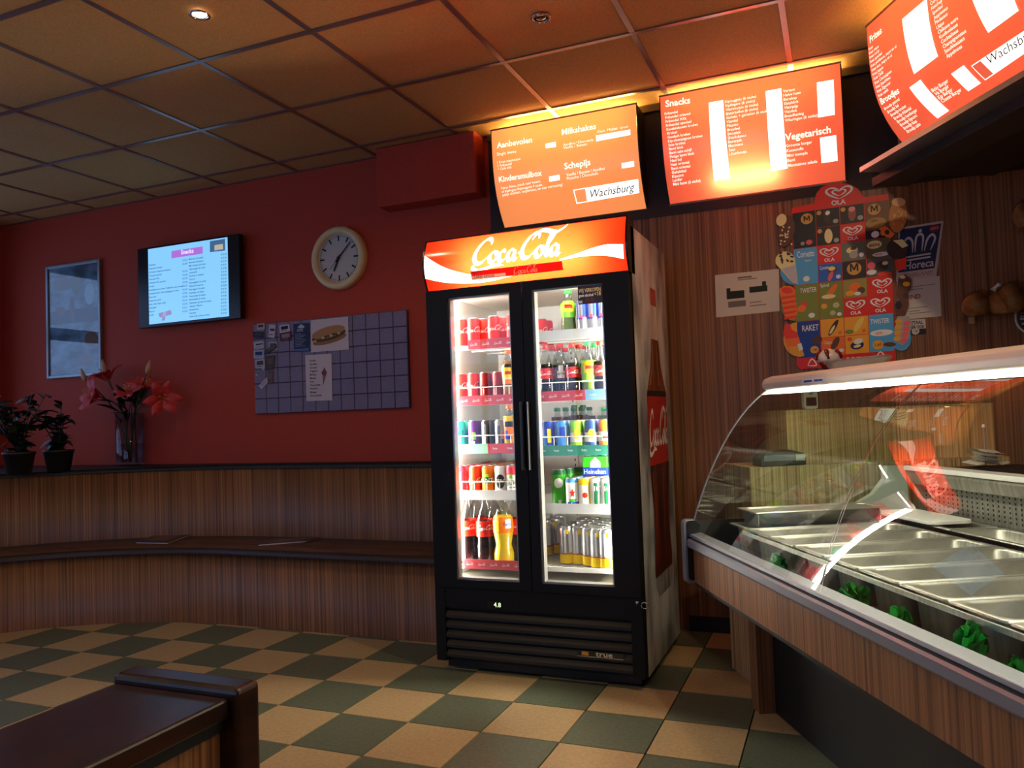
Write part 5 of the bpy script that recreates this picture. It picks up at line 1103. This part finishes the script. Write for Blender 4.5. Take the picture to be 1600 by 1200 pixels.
for (u0, v0, u1, v1, m_) in ((.18, .42, .46, .60, m_ink2), (.54, .36, .82, .50, m_ink2), (.20, .66, .48, .80, m_gi), (.54, .72, .72, .74, m_gi), (.36, .10, .58, .14, m_gi), (.18, .34, .24, .42, m_ink2), (.74, .26, .80, .36, m_ink2), (.36, .16, .66, .18, m_gi), (.54, .80, .8, .82, m_gi)):
    blob(mb, fn, [(u0, v0), (u1, v0), (u1, v1), (u0, v1)], m_)
ob('print', mb, t)
t, fn = wsheet('association_sign', 'dark blue sign with a white crown and red year badge', 'sign', [(1404, 356), (1474, 345), (1463, 432), (1400, 440)], pm('sign_white', (200, 190, 184), 0.6))
mb = MB(); m_nv = pm('sign_navy', (24, 34, 78), 0.5); m_sw = pm('sign_white2', (206, 200, 200), 0.5)
blob(mb, fn, [(0.04, 0.04), (0.96, 0.04), (0.93, 0.84), (0.04, 0.84)], m_nv)
def sfn(o): return lambda x, y: fn(x, y, o)
for pts in ([(.22, .50), (.15, .30), (.24, .22), (.34, .30), (.36, .50)], [(.42, .50), (.42, .24), (.50, .18), (.58, .24), (.58, .50)], [(.64, .50), (.68, .30), (.78, .22), (.86, .30), (.78, .50)]): mb.ribbon(pts, .05, sfn(.0012), m_sw, thin=.9, n=4)
for v in (.56, .62): blob(mb, fn, [(.2, v), (.8, v - .01), (.8, v + .02), (.2, v + .03)], m_sw, .0012)
blob(mb, fn, ell(.5, .12, .04, .035, 12), m_sw, .0012); blob(mb, fn, ell(.82, .11, .12, .07, 16), pm('sign_red', (150, 36, 40), 0.5), .0012)
mb.text('2019', .05, lambda x, y: fn(.74 + x, .13 - y * 1.0, .0016), m_sw, .01, fit=.16); mb.text('Horeca', .2, lambda x, y: fn(.20 + x, .80 - y, .0014), m_sw, .02, fit=.70); mb.text('NEDERLAND', .1, lambda x, y: fn(.10 + x, .95 - y, .0014), pm('sign_rust', (170, 90, 70), .6), .0, fit=.8)
ob('print', mb, t)
t, fn = wsheet('certificate_sheet', 'white certificate sheet under the crown sign', 'notice', [(1402, 440), (1468, 431), (1471, 494), (1404, 500)], m_wp)
mb = MB(); mb.text('MIND', .16, lambda x, y: fn(.16 + x, .50 - y, .0008), pm('rust_ink', (150, 60, 44), .7), .03, fit=.38)
for v, u1 in ((.18, .9), (.25, .6), (.72, .7), (.8, .5), (.86, .75)): blob(mb, fn, [(.25, v), (u1, v), (u1, v + .015), (.25, v + .015)], m_gi)
ob('print', mb, t)
t, fn = wsheet('payment_sticker', 'small black and white contactless payment sticker', 'sticker', [(1418, 500), (1446, 498), (1447, 522), (1419, 525)], m_wp, 0.0008)
mb = MB(); blob(mb, fn, [(.0, .62), (1, .62), (1, 1), (.0, 1)], m_black, .0003); blob(mb, fn, ell(.42, .75, .22, .22, 14), m_wp, .0005)
for i in range(3): mb.ribbon([(.40 + .05 * i, .68), (.43 + .05 * i, .75), (.40 + .05 * i, .82)], .025, sfn(.0008), m_black, thin=1, n=3)
mb.text('BETAAL', .28, lambda x, y: fn(.06 + x, .30 - y, .0008), m_nv, .03, fit=.8); mb.text('HIER OOK', .28, lambda x, y: fn(.06 + x, .58 - y, .0008), m_black, .03, fit=.88)
ob('print', mb, t)

# ------------------------------------------------------------ ice cream poster: board of picture tiles with cut-outs
OY = WY - 0.010
oc4 = [onY(1237.5, 333.4, OY), onY(1389, 311.5, OY), onY(1398, 548, OY), onY(1247, 560, OY)]
oc_ = Vector(((oc4[0].x + oc4[1].x) / 2, WY, oc4[2].z))
ola = thing('ice_cream_poster', 'shaped red ice cream price board full of picture tiles', 'price board', oc_)
def OP(x, y, o=0.0): p = onY(x, y, OY); return (p.x - oc_.x, OY - WY - o, p.z - oc_.z)
def OQ(c, r, o=0.0):
    u, v = c / 4, r / 8; p = (oc4[0] * (1 - u) + oc4[1] * u) * (1 - v) + (oc4[3] * (1 - u) + oc4[2] * u) * v
    return (p.x - oc_.x, OY - WY - o, p.z - oc_.z)
def K(n, c): return pm('ice_' + n, tuple(min(255, int(v * 1.22)) for v in c), 0.4)
o_red = K('red', (196, 32, 20)); o_wht = K('white', (226, 214, 206)); o_blk = K('black', (26, 18, 18)); o_gold = K('gold', (186, 140, 62)); o_brn = K('brown', (88, 52, 34)); o_dbr = K('dark_brown', (58, 32, 24)); o_crm = K('cream', (226, 198, 140)); o_blu = K('blue', (32, 88, 170)); o_lbl = K('light_blue', (74, 150, 200)); o_grn = K('green', (112, 124, 44)); o_yel = K('yellow', (214, 150, 34)); o_org = K('orange', (226, 106, 28)); o_pnk = K('pink', (210, 90, 100)); o_tea = K('teal', (52, 84, 84)); o_vred = K('vivid_red', (210, 54, 24)); o_grey = K('grey', (150, 146, 140))
bd = [OP(*c) for c in ((1237, 333), (1237, 325), (1272, 318), (1275, 303), (1283, 293), (1296, 287), (1312, 285), (1328, 288), (1341, 295), (1349, 308), (1388, 303), (1389, 312), (1400, 560), (1398, 566), (1250, 577), (1245, 570))]
ob('backing_board', MB().add(bd + [(x, -0.0005, z) for x, y, z in bd], [tuple(range(16))[::-1], tuple(range(16, 32))] + [(i, (i + 1) % 16, 16 + (i + 1) % 16, 16 + i) for i in range(16)], o_red), ola)
mb = MB(); p = OP(1311, 301); heart(mb, lambda x, y: (p[0] + x, p[1] - 0.002, p[2] + y), 0.048, o_wht); p2 = OP(1299, 321)
mb.text('OLA', 0.032, lambda x, y: (p2[0] + x, p2[1] - 0.002, p2[2] + y), o_wht, 0.03); ob('header_emblem', mb, ola)
def tile(c0, r0, c1, r1, mat):
    e_ = 0.015
    return ob('picture_tile', MB().add([OQ(c0 + e_, r0 + e_, .002), OQ(c1 - e_, r0 + e_, .002), OQ(c1 - e_, r1 - e_, .002), OQ(c0 + e_, r1 - e_, .002)] + [OQ(c0 + e_, r0 + e_), OQ(c1 - e_, r0 + e_), OQ(c1 - e_, r1 - e_), OQ(c0 + e_, r1 - e_)],
              [(3, 2, 1, 0), (0, 1, 5, 4), (1, 2, 6, 5), (2, 3, 7, 6), (3, 0, 4, 7)], mat), ola)
def deco(par, shapes):
    mb = MB(); o = 0.0026
    for s in shapes:
        if s[0] == 'h':
            heart(mb, lambda x, y: OQ(s[1] + x, s[2] - y, o), 0.31, o_wht, 0.85); mb.text('OLA', .26, lambda x, y: OQ(s[1] + x, s[2] + .50 - y, o), o_wht, .03, .5, fit=.44)
        elif s[0] == 't' and s[1] == 'M': mb.add([OQ(s[2] + (x - .5) * s[5] * 1.15, s[3] - y * s[4] * .85, o + .0003) for x, y in ((0, 0), (0, 1), (.25, 1), (.5, .45), (.75, 1), (1, 1), (1, 0), (.8, 0), (.8, .65), (.58, .15), (.42, .15), (.2, .65), (.2, 0))], [tuple(range(13))], s[6])
        elif s[0] == 't': mb.text(s[1], s[4], lambda x, y: OQ(s[2] + x, s[3] - y, o + .0003), s[6], .012, .5, fit=s[5])
        else:
            _, cx_, cy_, rx, ry, rot, mat = s; mb.add([OQ(a, b, o) for a, b in ell(cx_, cy_, rx, ry, 16, rot)], [tuple(range(16))[::-1]], mat)
        o += 0.00025
    ob('tile_print', mb, par)
E_ = 'e'
deco(tile(0, 0, 1, 2, o_blk), [(E_, .62, .42, .26, .30, 0, o_gold), ('t', 'M', .62, .55, .34, .24, o_blk), (E_, .68, 1.72, .14, .14, 0, o_pnk), (E_, .4, 1.75, .09, .1, 0, o_grey)])
deco(tile(1, 0, 2, 1, o_blk), [(E_, .14 + 1, .2, .1, .12, 0, o_gold), (E_, 1.45, .5, .12, .34, -.1, o_dbr), (E_, 1.5, .26, .1, .12, .3, o_wht), (E_, 1.82, .76, .11, .12, 0, o_grey)])
deco(tile(2, 0, 3, 1, o_blk), [(E_, 2.14, .2, .1, .12, 0, o_gold), (E_, 2.5, .5, .16, .38, 0, K('rose', (130, 66, 60))), (E_, 2.5, .24, .14, .14, 0, K('rose2', (190, 130, 120))), (E_, 2.83, .76, .12, .13, 0, o_grey)])
deco(tile(3, 0, 4, 1.5, K('bronze', (104, 66, 34))), [(E_, 3.4, .42, .26, .3, 0, o_gold), ('t', 'M', 3.4, .56, .42, .26, o_blk), (E_, 3.45, 1.15, .42, .28, 0, K('ochre', (150, 112, 50))), ('t', 'NEW', 3.38, 1.1, .2, .3, o_dbr)])
deco(tile(1, 1, 2, 2, o_blk), [(E_, 1.14, 1.2, .1, .12, 0, o_gold), (E_, 1.5, 1.52, .17, .4, 0, o_crm), (E_, 1.82, 1.8, .11, .12, 0, o_grey)])
deco(tile(2, 1, 3, 2, o_red), [('h', 2.5, 1.4)])
deco(tile(3, 1.5, 4, 2, o_blk), [(E_, 3.4, 1.76, .16, .18, 0, o_wht), (E_, 3.78, 1.7, .16, .2, .5, o_org)])
deco(tile(0, 2, 1, 4, o_lbl), [('t', 'Cornetto', .52, 2.5, .5, .74, o_wht), (E_, .5, 3.7, .14, .15, 0, o_wht), ('t', 'classico', .6, 2.75, .14, .3, o_wht)])
deco(tile(1, 2, 2, 3, o_red), [('h', 1.5, 2.4)])
deco(tile(2, 2, 3, 3, K('photo_green', (92, 100, 84))), [(E_, 2.45, 2.45, .24, .18, 0, o_crm), (E_, 2.5, 2.7, .18, .2, 0, o_grey), (E_, 2.82, 2.75, .1, .12, 0, o_wht), (E_, 2.5, 2.35, .12, .1, 0, o_brn)])
deco(tile(3, 2, 4, 3.1, K('jungle', (86, 84, 52))), [(E_, 3.35, 2.3, .3, .22, 0, o_crm), ('t', 'BEN', 3.35, 2.4, .22, .4, o_dbr), (E_, 3.6, 2.85, .35, .12, 0, o_wht), ('t', 'NEW', 3.5, 2.9, .16, .3, o_vred)])
deco(tile(1, 3, 2, 4, o_blu), [('t', 'Cornetto', 1.28, 3.3, .26, .4, o_wht), (E_, 1.6, 3.35, .22, .22, 0, o_brn), (E_, 1.58, 3.3, .15, .12, 0, o_crm), (E_, 1.52, 3.7, .09, .28, .3, o_pnk), (E_, 1.84, 3.78, .1, .11, 0, o_wht)])
deco(tile(2, 3, 3, 4, o_blk), [(E_, 2.5, 3.45, .30, .34, 0, o_gold), ('t', 'M', 2.5, 3.6, .5, .3, o_blk)])
deco(tile(3, 3.1, 4, 4, o_tea), [(E_, 3.2, 3.4, .16, .2, 0, o_pnk), (E_, 3.6, 3.5, .26, .26, 0, o_dbr), (E_, 3.75, 3.35, .12, .1, 0, o_crm), (E_, 3.2, 3.75, .2, .14, 0, o_wht), (E_, 3.7, 3.9, .3, .1, 0, o_vred)])
deco(tile(0, 4, 1, 6, o_grn), [('t', 'TWISTER', .56, 4.45, .36, .72, o_wht), (E_, .66, 5.72, .14, .14, 0, o_wht), (E_, .35, 5.1, .14, .16, 0, o_vred), (E_, .25, 5.3, .18, .2, .4, o_org)])
deco(tile(1, 4, 2, 5, o_grn), [('t', 'Spiral', 1.25, 4.25, .26, .36, o_wht), (E_, 1.55, 4.5, .13, .4, .55, o_org), (E_, 1.4, 4.8, .3, .12, 0, o_crm)])
deco(tile(2, 4, 3, 5, K('fruit_green', (140, 128, 56))), [(E_, 2.5, 4.45, .24, .26, .3, o_org), (E_, 2.3, 4.75, .2, .14, 0, o_yel), (E_, 2.75, 4.65, .16, .18, 0, o_brn), (E_, 2.6, 4.8, .14, .1, 0, o_wht)])
deco(tile(3.2, 4, 4, 5, o_red), [('h', 3.6, 4.4)])
deco(tile(1, 5, 2, 6, o_grn), [(E_, 1.2, 5.3, .13, .14, 0, o_yel), (E_, 1.7, 5.3, .14, .15, 0, K('pale_green', (170, 176, 120))), (E_, 1.55, 5.7, .12, .13, 0, K('pale_green', (170, 176, 120))), (E_, 1.82, 5.8, .1, .1, 0, o_wht)])
deco(tile(2, 5, 3, 6, o_red), [('h', 2.5, 5.4)]); deco(tile(3, 5, 4, 6, o_red), [('h', 3.5, 5.4)])
deco(tile(0, 6, 1, 8, K('deep_blue', (20, 58, 140))), [('t', 'RAKET', .58, 6.55, .46, .7, o_wht), (E_, .72, 7.6, .18, .2, 0, o_yel), ('t', '1,40', .72, 7.68, .22, .22, o_brn), (E_, .85, 7.1, .2, .24, .6, o_brn)])
deco(tile(1, 6, 2, 7, o_yel), [(E_, 1.55, 6.5, .11, .46, .45, o_dbr), (E_, 1.5, 6.6, .06, .26, .45, o_crm), (E_, 1.82, 6.8, .09, .1, 0, o_org)])
deco(tile(2, 6, 3, 7, o_yel), [(E_, 2.6, 6.45, .13, .42, .45, K('pale_lemon', (214, 180, 90))), (E_, 2.2, 6.8, .18, .12, 0, o_grn), (E_, 2.8, 6.8, .09, .1, 0, o_org)])
deco(tile(3, 6, 4, 8, o_lbl), [('t', 'TWISTER', 3.45, 6.5, .36, .76, o_wht), (E_, 3.5, 7.0, .46, .17, 0, o_wht), ('t', 'NEW', 3.4, 7.08, .2, .28, o_vred), (E_, 3.35, 7.62, .22, .24, 0, o_yel), ('t', '1,60', 3.35, 7.7, .26, .26, o_brn), (E_, 3.8, 7.65, .26, .12, .1, o_brn)])
deco(tile(1, 7, 2, 8, o_org), [(E_, 1.6, 7.35, .14, .36, .4, o_brn), ('t', 'Calippo', 1.3, 7.35, .24, .36, o_crm), (E_, 1.85, 7.75, .1, .1, 0, o_wht)])
deco(tile(2, 7, 3, 8, o_yel), [(E_, 2.5, 7.55, .28, .22, -.2, K('navy', (24, 34, 70))), (E_, 2.55, 7.35, .2, .14, -.3, o_wht), (E_, 2.5, 7.6, .16, .08, -.2, o_crm), (E_, 2.2, 7.2, .1, .1, 0, o_vred)])
mb = MB(); p = OP(1313, 566); mb.text('PLEASE RECYCLE', .03, lambda x, y: (p[0] + x, p[1] - .002, p[2] + y), o_wht, .01, .35, fit=.26)
for c in ((1269, 571), (1376, 560)):
    a = OP(*c); mb.ribbon([(-.02, 0), (0, .032), (.02, 0), (-.02, 0)], .006, lambda x, y: (a[0] + x, a[1] - .002, a[2] + y), o_wht, thin=1, n=3)
ob('footer_print', mb, ola)
def cut(name, outline, mat, extra=(), o=0.004):
    pts = [OP(x, y, o) for x, y in outline]; n = len(pts)
    c_ = ob(name, MB().add(pts + [OP(x, y, o - min(.003, o - .0003)) for x, y in outline], [tuple(range(n))[::-1], tuple(range(n, 2 * n))] + [(i, (i + 1) % n, n + (i + 1) % n, n + i) for i in range(n)], mat), ola)
    mb = MB(); k_ = o + .0004
    for ol, m_ in extra: mb.add([OP(x, y, k_) for x, y in ol], [tuple(range(len(ol)))[::-1]], m_); k_ += .0002
    if extra: ob('cutout_print', mb, c_)
rnd = random.Random(11)
cut('cutout_almond_ice', ell(1228.5, 361, 13, 25, 20, .18), o_brn, [(ell(1221, 344, 8, 10, 12, .4), o_crm)] + [(ell(1228 + rnd.uniform(-9, 9), 366 + rnd.uniform(-13, 16), 1.3, 2, 6, rnd.uniform(0, 3)), o_crm) for i in range(16)])
cut('cutout_blue_disc', ell(1240, 425, 21, 20, 20), o_lbl, (), .0015)
cut('cutout_cone', ell(1227, 408, 15.5, 15, 18) [9:] + [(1243, 412), (1247, 444), (1238, 442), (1212, 412)], o_crm, [(ell(1228 + rnd.uniform(-10, 10), 403 + rnd.uniform(-8, 8), 3, 1.6, 7, rnd.uniform(0, 3)), o_dbr) for i in range(10)] + [([(1222, 420), (1242, 414), (1247, 443), (1238, 441)], K('cone_wrap', (170, 170, 180)))])
cut('cutout_green_lobe', ell(1243, 478, 23, 24, 20), o_grn, (), .0015)
cut('cutout_twist_ice', [(1217, 452), (1225, 447), (1236, 447), (1243, 453), (1243, 462), (1246, 490), (1242, 499), (1234, 500), (1226, 494), (1220, 465)], o_org, [(ell(1230, 454, 9, 5, 12, .1), o_vred)] + [([(1221 + i, 464 + 8 * i), (1244, 461 + 8 * i), (1244, 464 + 8 * i), (1222 + i, 468 + 8 * i)], o_vred) for i in range(5)])
cut('cutout_rocket_base', ell(1247, 530, 23, 27, 20), o_yel, (), .0015)
cut('cutout_rocket_ice', [(1226, 508), (1230, 505), (1235, 508), (1237, 515), (1246, 520), (1252, 540), (1257, 556), (1249, 558), (1234, 552), (1228, 535), (1224, 521)], o_org, [([(1226, 508), (1230, 505), (1235, 508), (1237, 515), (1246, 520), (1248, 527), (1228, 530), (1224, 521)], o_vred), ([(1232, 542), (1252, 541), (1257, 556), (1249, 558), (1235, 552)], o_yel), ([(1246, 538), (1252, 536), (1255, 546), (1249, 549)], o_wht)])
cut('cutout_gold_ice', ell(1403, 337, 14, 27, 20, .1), K('gold_ice', (168, 106, 44)), [(ell(1404, 316, 11, 7, 12), K('pale_gold', (200, 156, 100)))] + [(ell(1402 + rnd.uniform(-9, 9), 342 + rnd.uniform(-14, 16), 1.5, 2.2, 6, rnd.uniform(0, 3)), o_gold) for i in range(12)])
cut('cutout_broken_ice', [(1373, 357), (1383, 353), (1392, 360), (1398, 366), (1392, 372), (1384, 370)], o_org, [(ell(1386, 363, 4, 4, 8), o_dbr)])
cut('cutout_dark_ice', ell(1402, 389, 17, 16, 18), o_dbr, [([(1395, 376), (1410, 374), (1419, 384), (1410, 388), (1402, 381)], o_crm)])
cut('cutout_red_piece', [(1398, 407), (1417, 402), (1414, 420), (1402, 424)], o_vred)
cut('cutout_nut_ice', [(1404, 434), (1414, 429), (1424, 437), (1423, 452), (1419, 458), (1420, 476), (1414, 492), (1400, 493), (1398, 476), (1406, 470), (1400, 460)], o_brn, [(ell(1410, 433, 5, 3, 8), o_crm), (ell(1416, 444, 6, 4, 8), o_yel), (ell(1415, 462, 5, 5, 8), o_dbr), (ell(1404, 477, 5, 7, 8), o_blk)])
cut('cutout_blue_lobe', ell(1408, 528, 16, 20, 20), o_lbl, (), .0015)
cut('cutout_colour_twist', [(1402, 494), (1420, 494), (1425, 505), (1420, 530), (1410, 540), (1403, 536), (1397, 520)], o_grey, [(ell(1404 - i * .8, 502 + 9 * i, 6, 4, 9, -.3), o_yel) for i in range(4)] + [(ell(1417 - i * 1.5, 505 + 9 * i, 6, 4, 9, -.3), o_pnk) for i in range(4)])

# ------------------------------------------------------------ glass wall shelf with bags of rolls, round sign
zs = onY(1545, 494, 3.97).z
x0 = onY(1500, 490, 4.0).x
gs = thing('glass_wall_shelf', 'clear glass shelf on the wood wall holding the bread bags', 'shelf', (x0 + 0.5, WY, zs))
ob('shelf_plate', MB().box((-0.5, -0.20, -0.008), (0.9, 0, 0), m_glass), gs)
for x in (-0.45, 0.85): ob('shelf_clip', MB().box((x - .012, -.03, -.022), (x + .012, 0, .006), m_chrome), gs)
zs2 = onY(1597, 355, 3.97).z; gs2 = thing('glass_wall_shelf', 'upper glass shelf at the right edge of the wood wall', 'shelf', (x0 + 0.75, WY, zs2))
ob('shelf_plate', MB().box((-0.5, -0.20, -0.008), (0.7, 0, 0), m_glass), gs2); ob('shelf_clip', MB().box((-.45, -.03, -.022), (-.42, 0, .006), m_chrome), gs2)
m_bread = grain('bread_crust', (132, 84, 44), (190, 140, 84), (14, 14, 14), 0.6, 0.35, 0.65); m_bag = glass('bag_plastic', (240, 236, 226), 1.25)
def breadbag(px, py, w_, h_, label, zz, Y=3.985):
    p = onY(px, py, Y); t = thing('bread_bag', label, 'bread', (p.x, Y, zz), group='bags of bread rolls')
    def lump(cx_, rx, ry, rz_, seed): return [[(cx_ + rx * math.cos(a) * math.sin(b_) * (1 + .06 * math.sin(3 * a + seed)), ry * math.sin(a) * math.sin(b_), rz_ * (1 - math.cos(b_)) * (1 + .05 * math.sin(2 * a + seed))) for a in [2 * PI * i / 16 for i in range(16)]] for b_ in [.15 + (PI - .3) * j / 8 for j in range(9)]]
    for i in range(2): ob('bread_roll', MB().loft(lump((i - .5) * w_ * .5, w_ * .30, .05, h_ * .42, i), m_bread, caps=(True, True)), t)
    ob('bag', MB().loft([[(x * 1.14, y * 1.25, z * 1.04) for x, y, z in L] for L in lump(0, w_ * .5, .058, h_ * .46, 2)], m_bag), t)
    ob('bag_knot', MB().tube([(w_ * .1, 0, h_ * .9), (w_ * .16, 0, h_ * 1.02), (w_ * .24, -.01, h_ * 1.10)], [.012, .006, .010], MATS['can_white'], 8), t)
breadbag(1545, 480, .19, .125, 'bag of bread rolls on the lower glass shelf, left one', zs); breadbag(1600, 470, .19, .155, 'bag of bread rolls on the lower glass shelf at the picture edge', zs, 3.975)
breadbag(1611, 345, .12, .13, 'bag of bread rolls on the upper glass shelf', zs2)
p = onY(1615, 497, WY - .01); rs = thing('round_sign', 'round white-rimmed sign at the right edge of the wood wall', 'sign', (p.x, WY, p.z))
ob('rim', yl([(.070, 0), (.072, .010), (.064, .012), (.062, .006)], m_white, 32), rs); ob('disc', yl([(.063, 0), (.063, .006)], pm('sign_disc', (70, 66, 60), .4), 32, (False, True)), rs)
ob('bars', MB().box((-.05, -.0075, -.004), (.05, -.0062, .004), m_white).box((-.045, -.0075, -.026), (.045, -.0062, -.018), m_white), rs)

# ============================================================ VASE OF LILIES, PLANT, MAGAZINES ON THE BENCH
LED = 0.878
vp = onZ(203, 727, LED); D = vp.length
vase = thing('glass_vase', 'tall straight glass vase holding red lilies on the ledge', 'vase', vp)
ob('glass_wall', MB().lathe([(.086, 0), (.088, .012), (.092, .36), (.089, .36), (.083, .02)], glass('vase_glass', (236, 238, 244), 1.6), 28, caps=(True, False)), vase)
ob('water', MB().lathe([(.081, .022), (.084, .15)], glass('vase_water', (226, 232, 236), 1.25), 24), vase)
m_pet1 = grain('lily_petal', (206, 44, 50), (226, 90, 88), (18, 18, 18), 0.5); m_stem = pm('stem_green', (40, 62, 30), 0.5); m_pale = pm('pale_bud', (206, 160, 120), 0.5); m_leafd = pm('dark_leaf', (22, 36, 20), 0.4); m_sta = pm('stamen_yellow', (220, 180, 60), 0.5)
def petal(L, w_):
    rows_ = []
    for i in range(7):
        t_ = i / 6; ww = w_ * math.sin(PI * (.12 + .86 * t_)) ** .8; z_ = L * (.55 * math.sin(1.9 * t_)) ; r_ = L * (.05 + .95 * t_ ** 1.15)
        rows_.append([(r_, f * ww, z_ - .10 * L * abs(f)) for f in (-1, -.5, 0, .5, 1)])
    return mesh_of('petal', MB().loft(rows_, m_pet1, closed=False))
PT = petal(.125, .036)
def toward(px, py, dy=0.0): return onY(px, py, vp.y - 0.09 + dy)
def lily(px, py, label, dirv, size=1.0, dy=0.0):
    h_ = toward(px, py, dy); t = thing('lily', label, 'flower', vp + Vector((0, 0, .03)), group='lilies in the glass vase')
    b = h_ - t.location; base = Vector((random.Random(px).uniform(-.05, .05), random.Random(py).uniform(-.05, .05), 0)); d_ = Vector(dirv).normalized()
    ob('stem', MB().tube(catmull([base, Vector((base.x * .3 + b.x * .25, base.y * .3 + b.y * .25, .34)), b - d_ * .05, b - d_ * .005], 5), .0045, m_stem, 6), t)
    q_ = d_.to_track_quat('Z', 'Y')
    for i in range(6):
        o = ob('petal', PT, t, loc=b); o.rotation_mode = 'QUATERNION'
        o.rotation_quaternion = q_ @ Matrix.Rotation(2 * PI * i / 6 + (.2 if i % 2 else 0), 3, 'Z').to_quaternion(); o.scale = (size,) * 3
    mb = MB()
    for i in range(5):
        a = 2 * PI * i / 5; tip = b + q_ @ Vector((.03 * math.cos(a), .03 * math.sin(a), .085)) * size
        mb.tube([b, (b + tip) / 2 + q_ @ Vector((0, 0, .008)), tip], .0015, m_pale, 5); mb.tube([tip - q_ @ Vector((.008, 0, 0)), tip + q_ @ Vector((.008, 0, 0))], .003, m_sta, 5)
    ob('stamens', mb, t)
lily(152, 620, 'large open red lily leaning left in the vase', (-.35, -.85, .25), 1.12)
lily(168, 592, 'red lily at the top left of the bouquet', (-.2, -.3, .9), .95, .04)
lily(205, 615, 'darker red lily in the middle of the bouquet', (.1, -.6, .6), .85, .05)
lily(252, 622, 'red lily drooping to the right of the vase', (.75, -.5, -.1), 1.0)
lily(228, 606, 'half-open red lily at the right of the bouquet', (.35, -.3, .8), .8, .06)
def bud(px, py, label):
    h_ = toward(px, py); t = thing('lily_bud', label, 'flower', vp + Vector((0, 0, .03)), group='lily buds in the glass vase'); b = h_ - t.location
    ob('stem', MB().tube(catmull([Vector((0, 0, 0)), Vector((b.x * .3, b.y * .3, .34)), b], 5), .004, m_stem, 6), t)
    d_ = Vector((b.x * .6, 0, .5)).normalized(); mb = MB().tube([b + d_ * (.02 * i - .03) for i in range(6)], [.004, .014, .017, .014, .009, .003], m_pale, 10)
    ob('bud', mb, t)
bud(131, 590, 'pale lily bud at the left of the bouquet'); bud(231, 578, 'pale lily bud standing up at the right'); bud(162, 577, 'pale lily bud at the top of the bouquet')
def leafmesh(L, w_, mat, curl=.3):
    rows_ = []
    for i in range(6):
        t_ = i / 5; ww = w_ * math.sin(PI * (.06 + .9 * t_)) ; rows_.append([(L * t_, -ww, -curl * L * t_ * t_ + .15 * ww), (L * t_, 0, -curl * L * t_ * t_), (L * t_, ww, -curl * L * t_ * t_ + .15 * ww)])
    return mesh_of('leaf', MB().loft(rows_, mat, closed=False))
gr = thing('bouquet_greenery', 'dark green leaves among the lilies in the vase', 'foliage', vp + Vector((0, 0, .03)))
lm = leafmesh(.15, .022, m_leafd); rnd = random.Random(21)
ob('stem', MB().tube(catmull([(0, 0, 0), (.03, -.01, .2), (.06, -.03, .42)], 5), .004, m_stem, 6), gr)
for i in range(14):
    o = ob('leaf', lm, gr, loc=(rnd.uniform(-.07, .10), rnd.uniform(-.05, .03), rnd.uniform(.28, .44))); o.rotation_euler = (rnd.uniform(-.6, .6), rnd.uniform(-1.1, .2), rnd.uniform(0, 2 * PI))
def plant(px, py, label, H_, spread, n, seed, group=None):
    p = onZ(px, py, LED); t = thing('potted_plant', label, 'plant', p, group=group); r = random.Random(seed)
    ob('pot', MB().lathe([(.065, 0), (.085, .12), (.09, .12), (.09, .135), (.08, .135), (.078, .11)], pm('dark_pot', (34, 28, 30), .5), 20), t)
    lm_ = leafmesh(.075, .022, m_leafd, .35)
    for s_ in range(n):
        a = r.uniform(0, 2 * PI); e_ = r.uniform(.2, 1) * spread; top_ = Vector((math.cos(a) * e_, math.sin(a) * e_ * .7, H_ * r.uniform(.6, 1.0)))
        path = catmull([(0, 0, .11), (top_.x * .35, top_.y * .35, top_.z * .6), top_], 5)
        ob('stem', MB().tube(path, .003, m_leafd, 5), t)
        for i in range(9):
            q_ = path[min(len(path) - 1, 2 + i)]; o = ob('leaf', lm_, t, loc=q_); o.rotation_euler = (r.uniform(-.5, .5), r.uniform(-.9, .3), r.uniform(0, 2 * PI)); k_ = r.uniform(.8, 1.3); o.scale = (k_,) * 3
plant(30, 741, 'bushy dark-leaved pot plant at the left edge of the ledge', .52, .22, 14, 5); plant(92, 736, 'smaller dark-leaved pot plant beside the bushy one', .42, .15, 9, 9)
p = onZ(97, 728, LED); og = thing('small_figurine', 'tiny cream figurine on the ledge beside the plants', 'figurine', p)
ob('body', MB().lathe([(.018, 0), (.02, .01), (.016, .04), (.010, .055)], m_pale, 14), og); ob('head', MB().lathe([(.004, .053), (.012, .060), (.013, .070), (.008, .080), (.002, .084)], m_pale, 14), og)
for cs, lab, c_ in (([(212, 849), (262, 850), (303, 835), (253, 834)], 'dark magazine lying flat at the bend of the bench', (58, 40, 36)), ([(403, 853), (478, 847), (499, 841), (428, 843)], 'open magazine with a pale page edge on the bench seat', (78, 60, 56))):
    q = [onZ(*c, .4345) for c in cs]; c0 = sum((Vector(p) for p in q), Vector()) / 4; t = thing('magazine', lab, 'magazine', (c0.x, c0.y, .4335), group='magazines on the bench')
    for nm_, z0_, z1_, m_, k_ in (('pages', .001, .008, m_paper, .98), ('cover', .008, .0095, pm('cover_%d' % c_[0], c_, .35), 1.0), ('back_cover', 0, .001, pm('cover_%d' % c_[0], c_, .35), 1.0)):
        v = [((p.x - c0.x) * k_, (p.y - c0.y) * k_, z) for z in (z0_, z1_) for p in q]
        ob(nm_, MB().add(v, [(0, 1, 2, 3), (4, 5, 6, 7), (0, 1, 5, 4), (1, 2, 6, 5), (2, 3, 7, 6), (3, 0, 4, 7)], m_), t)
    ob('cover_photo', MB().add([tuple((Vector((q[i].x - c0.x, q[i].y - c0.y, 0)) * .6).to_tuple()[:2]) + (.0098,) for i in range(4)], [(0, 1, 2, 3)], pm('cover_photo', (110, 84, 74), .4)), t)
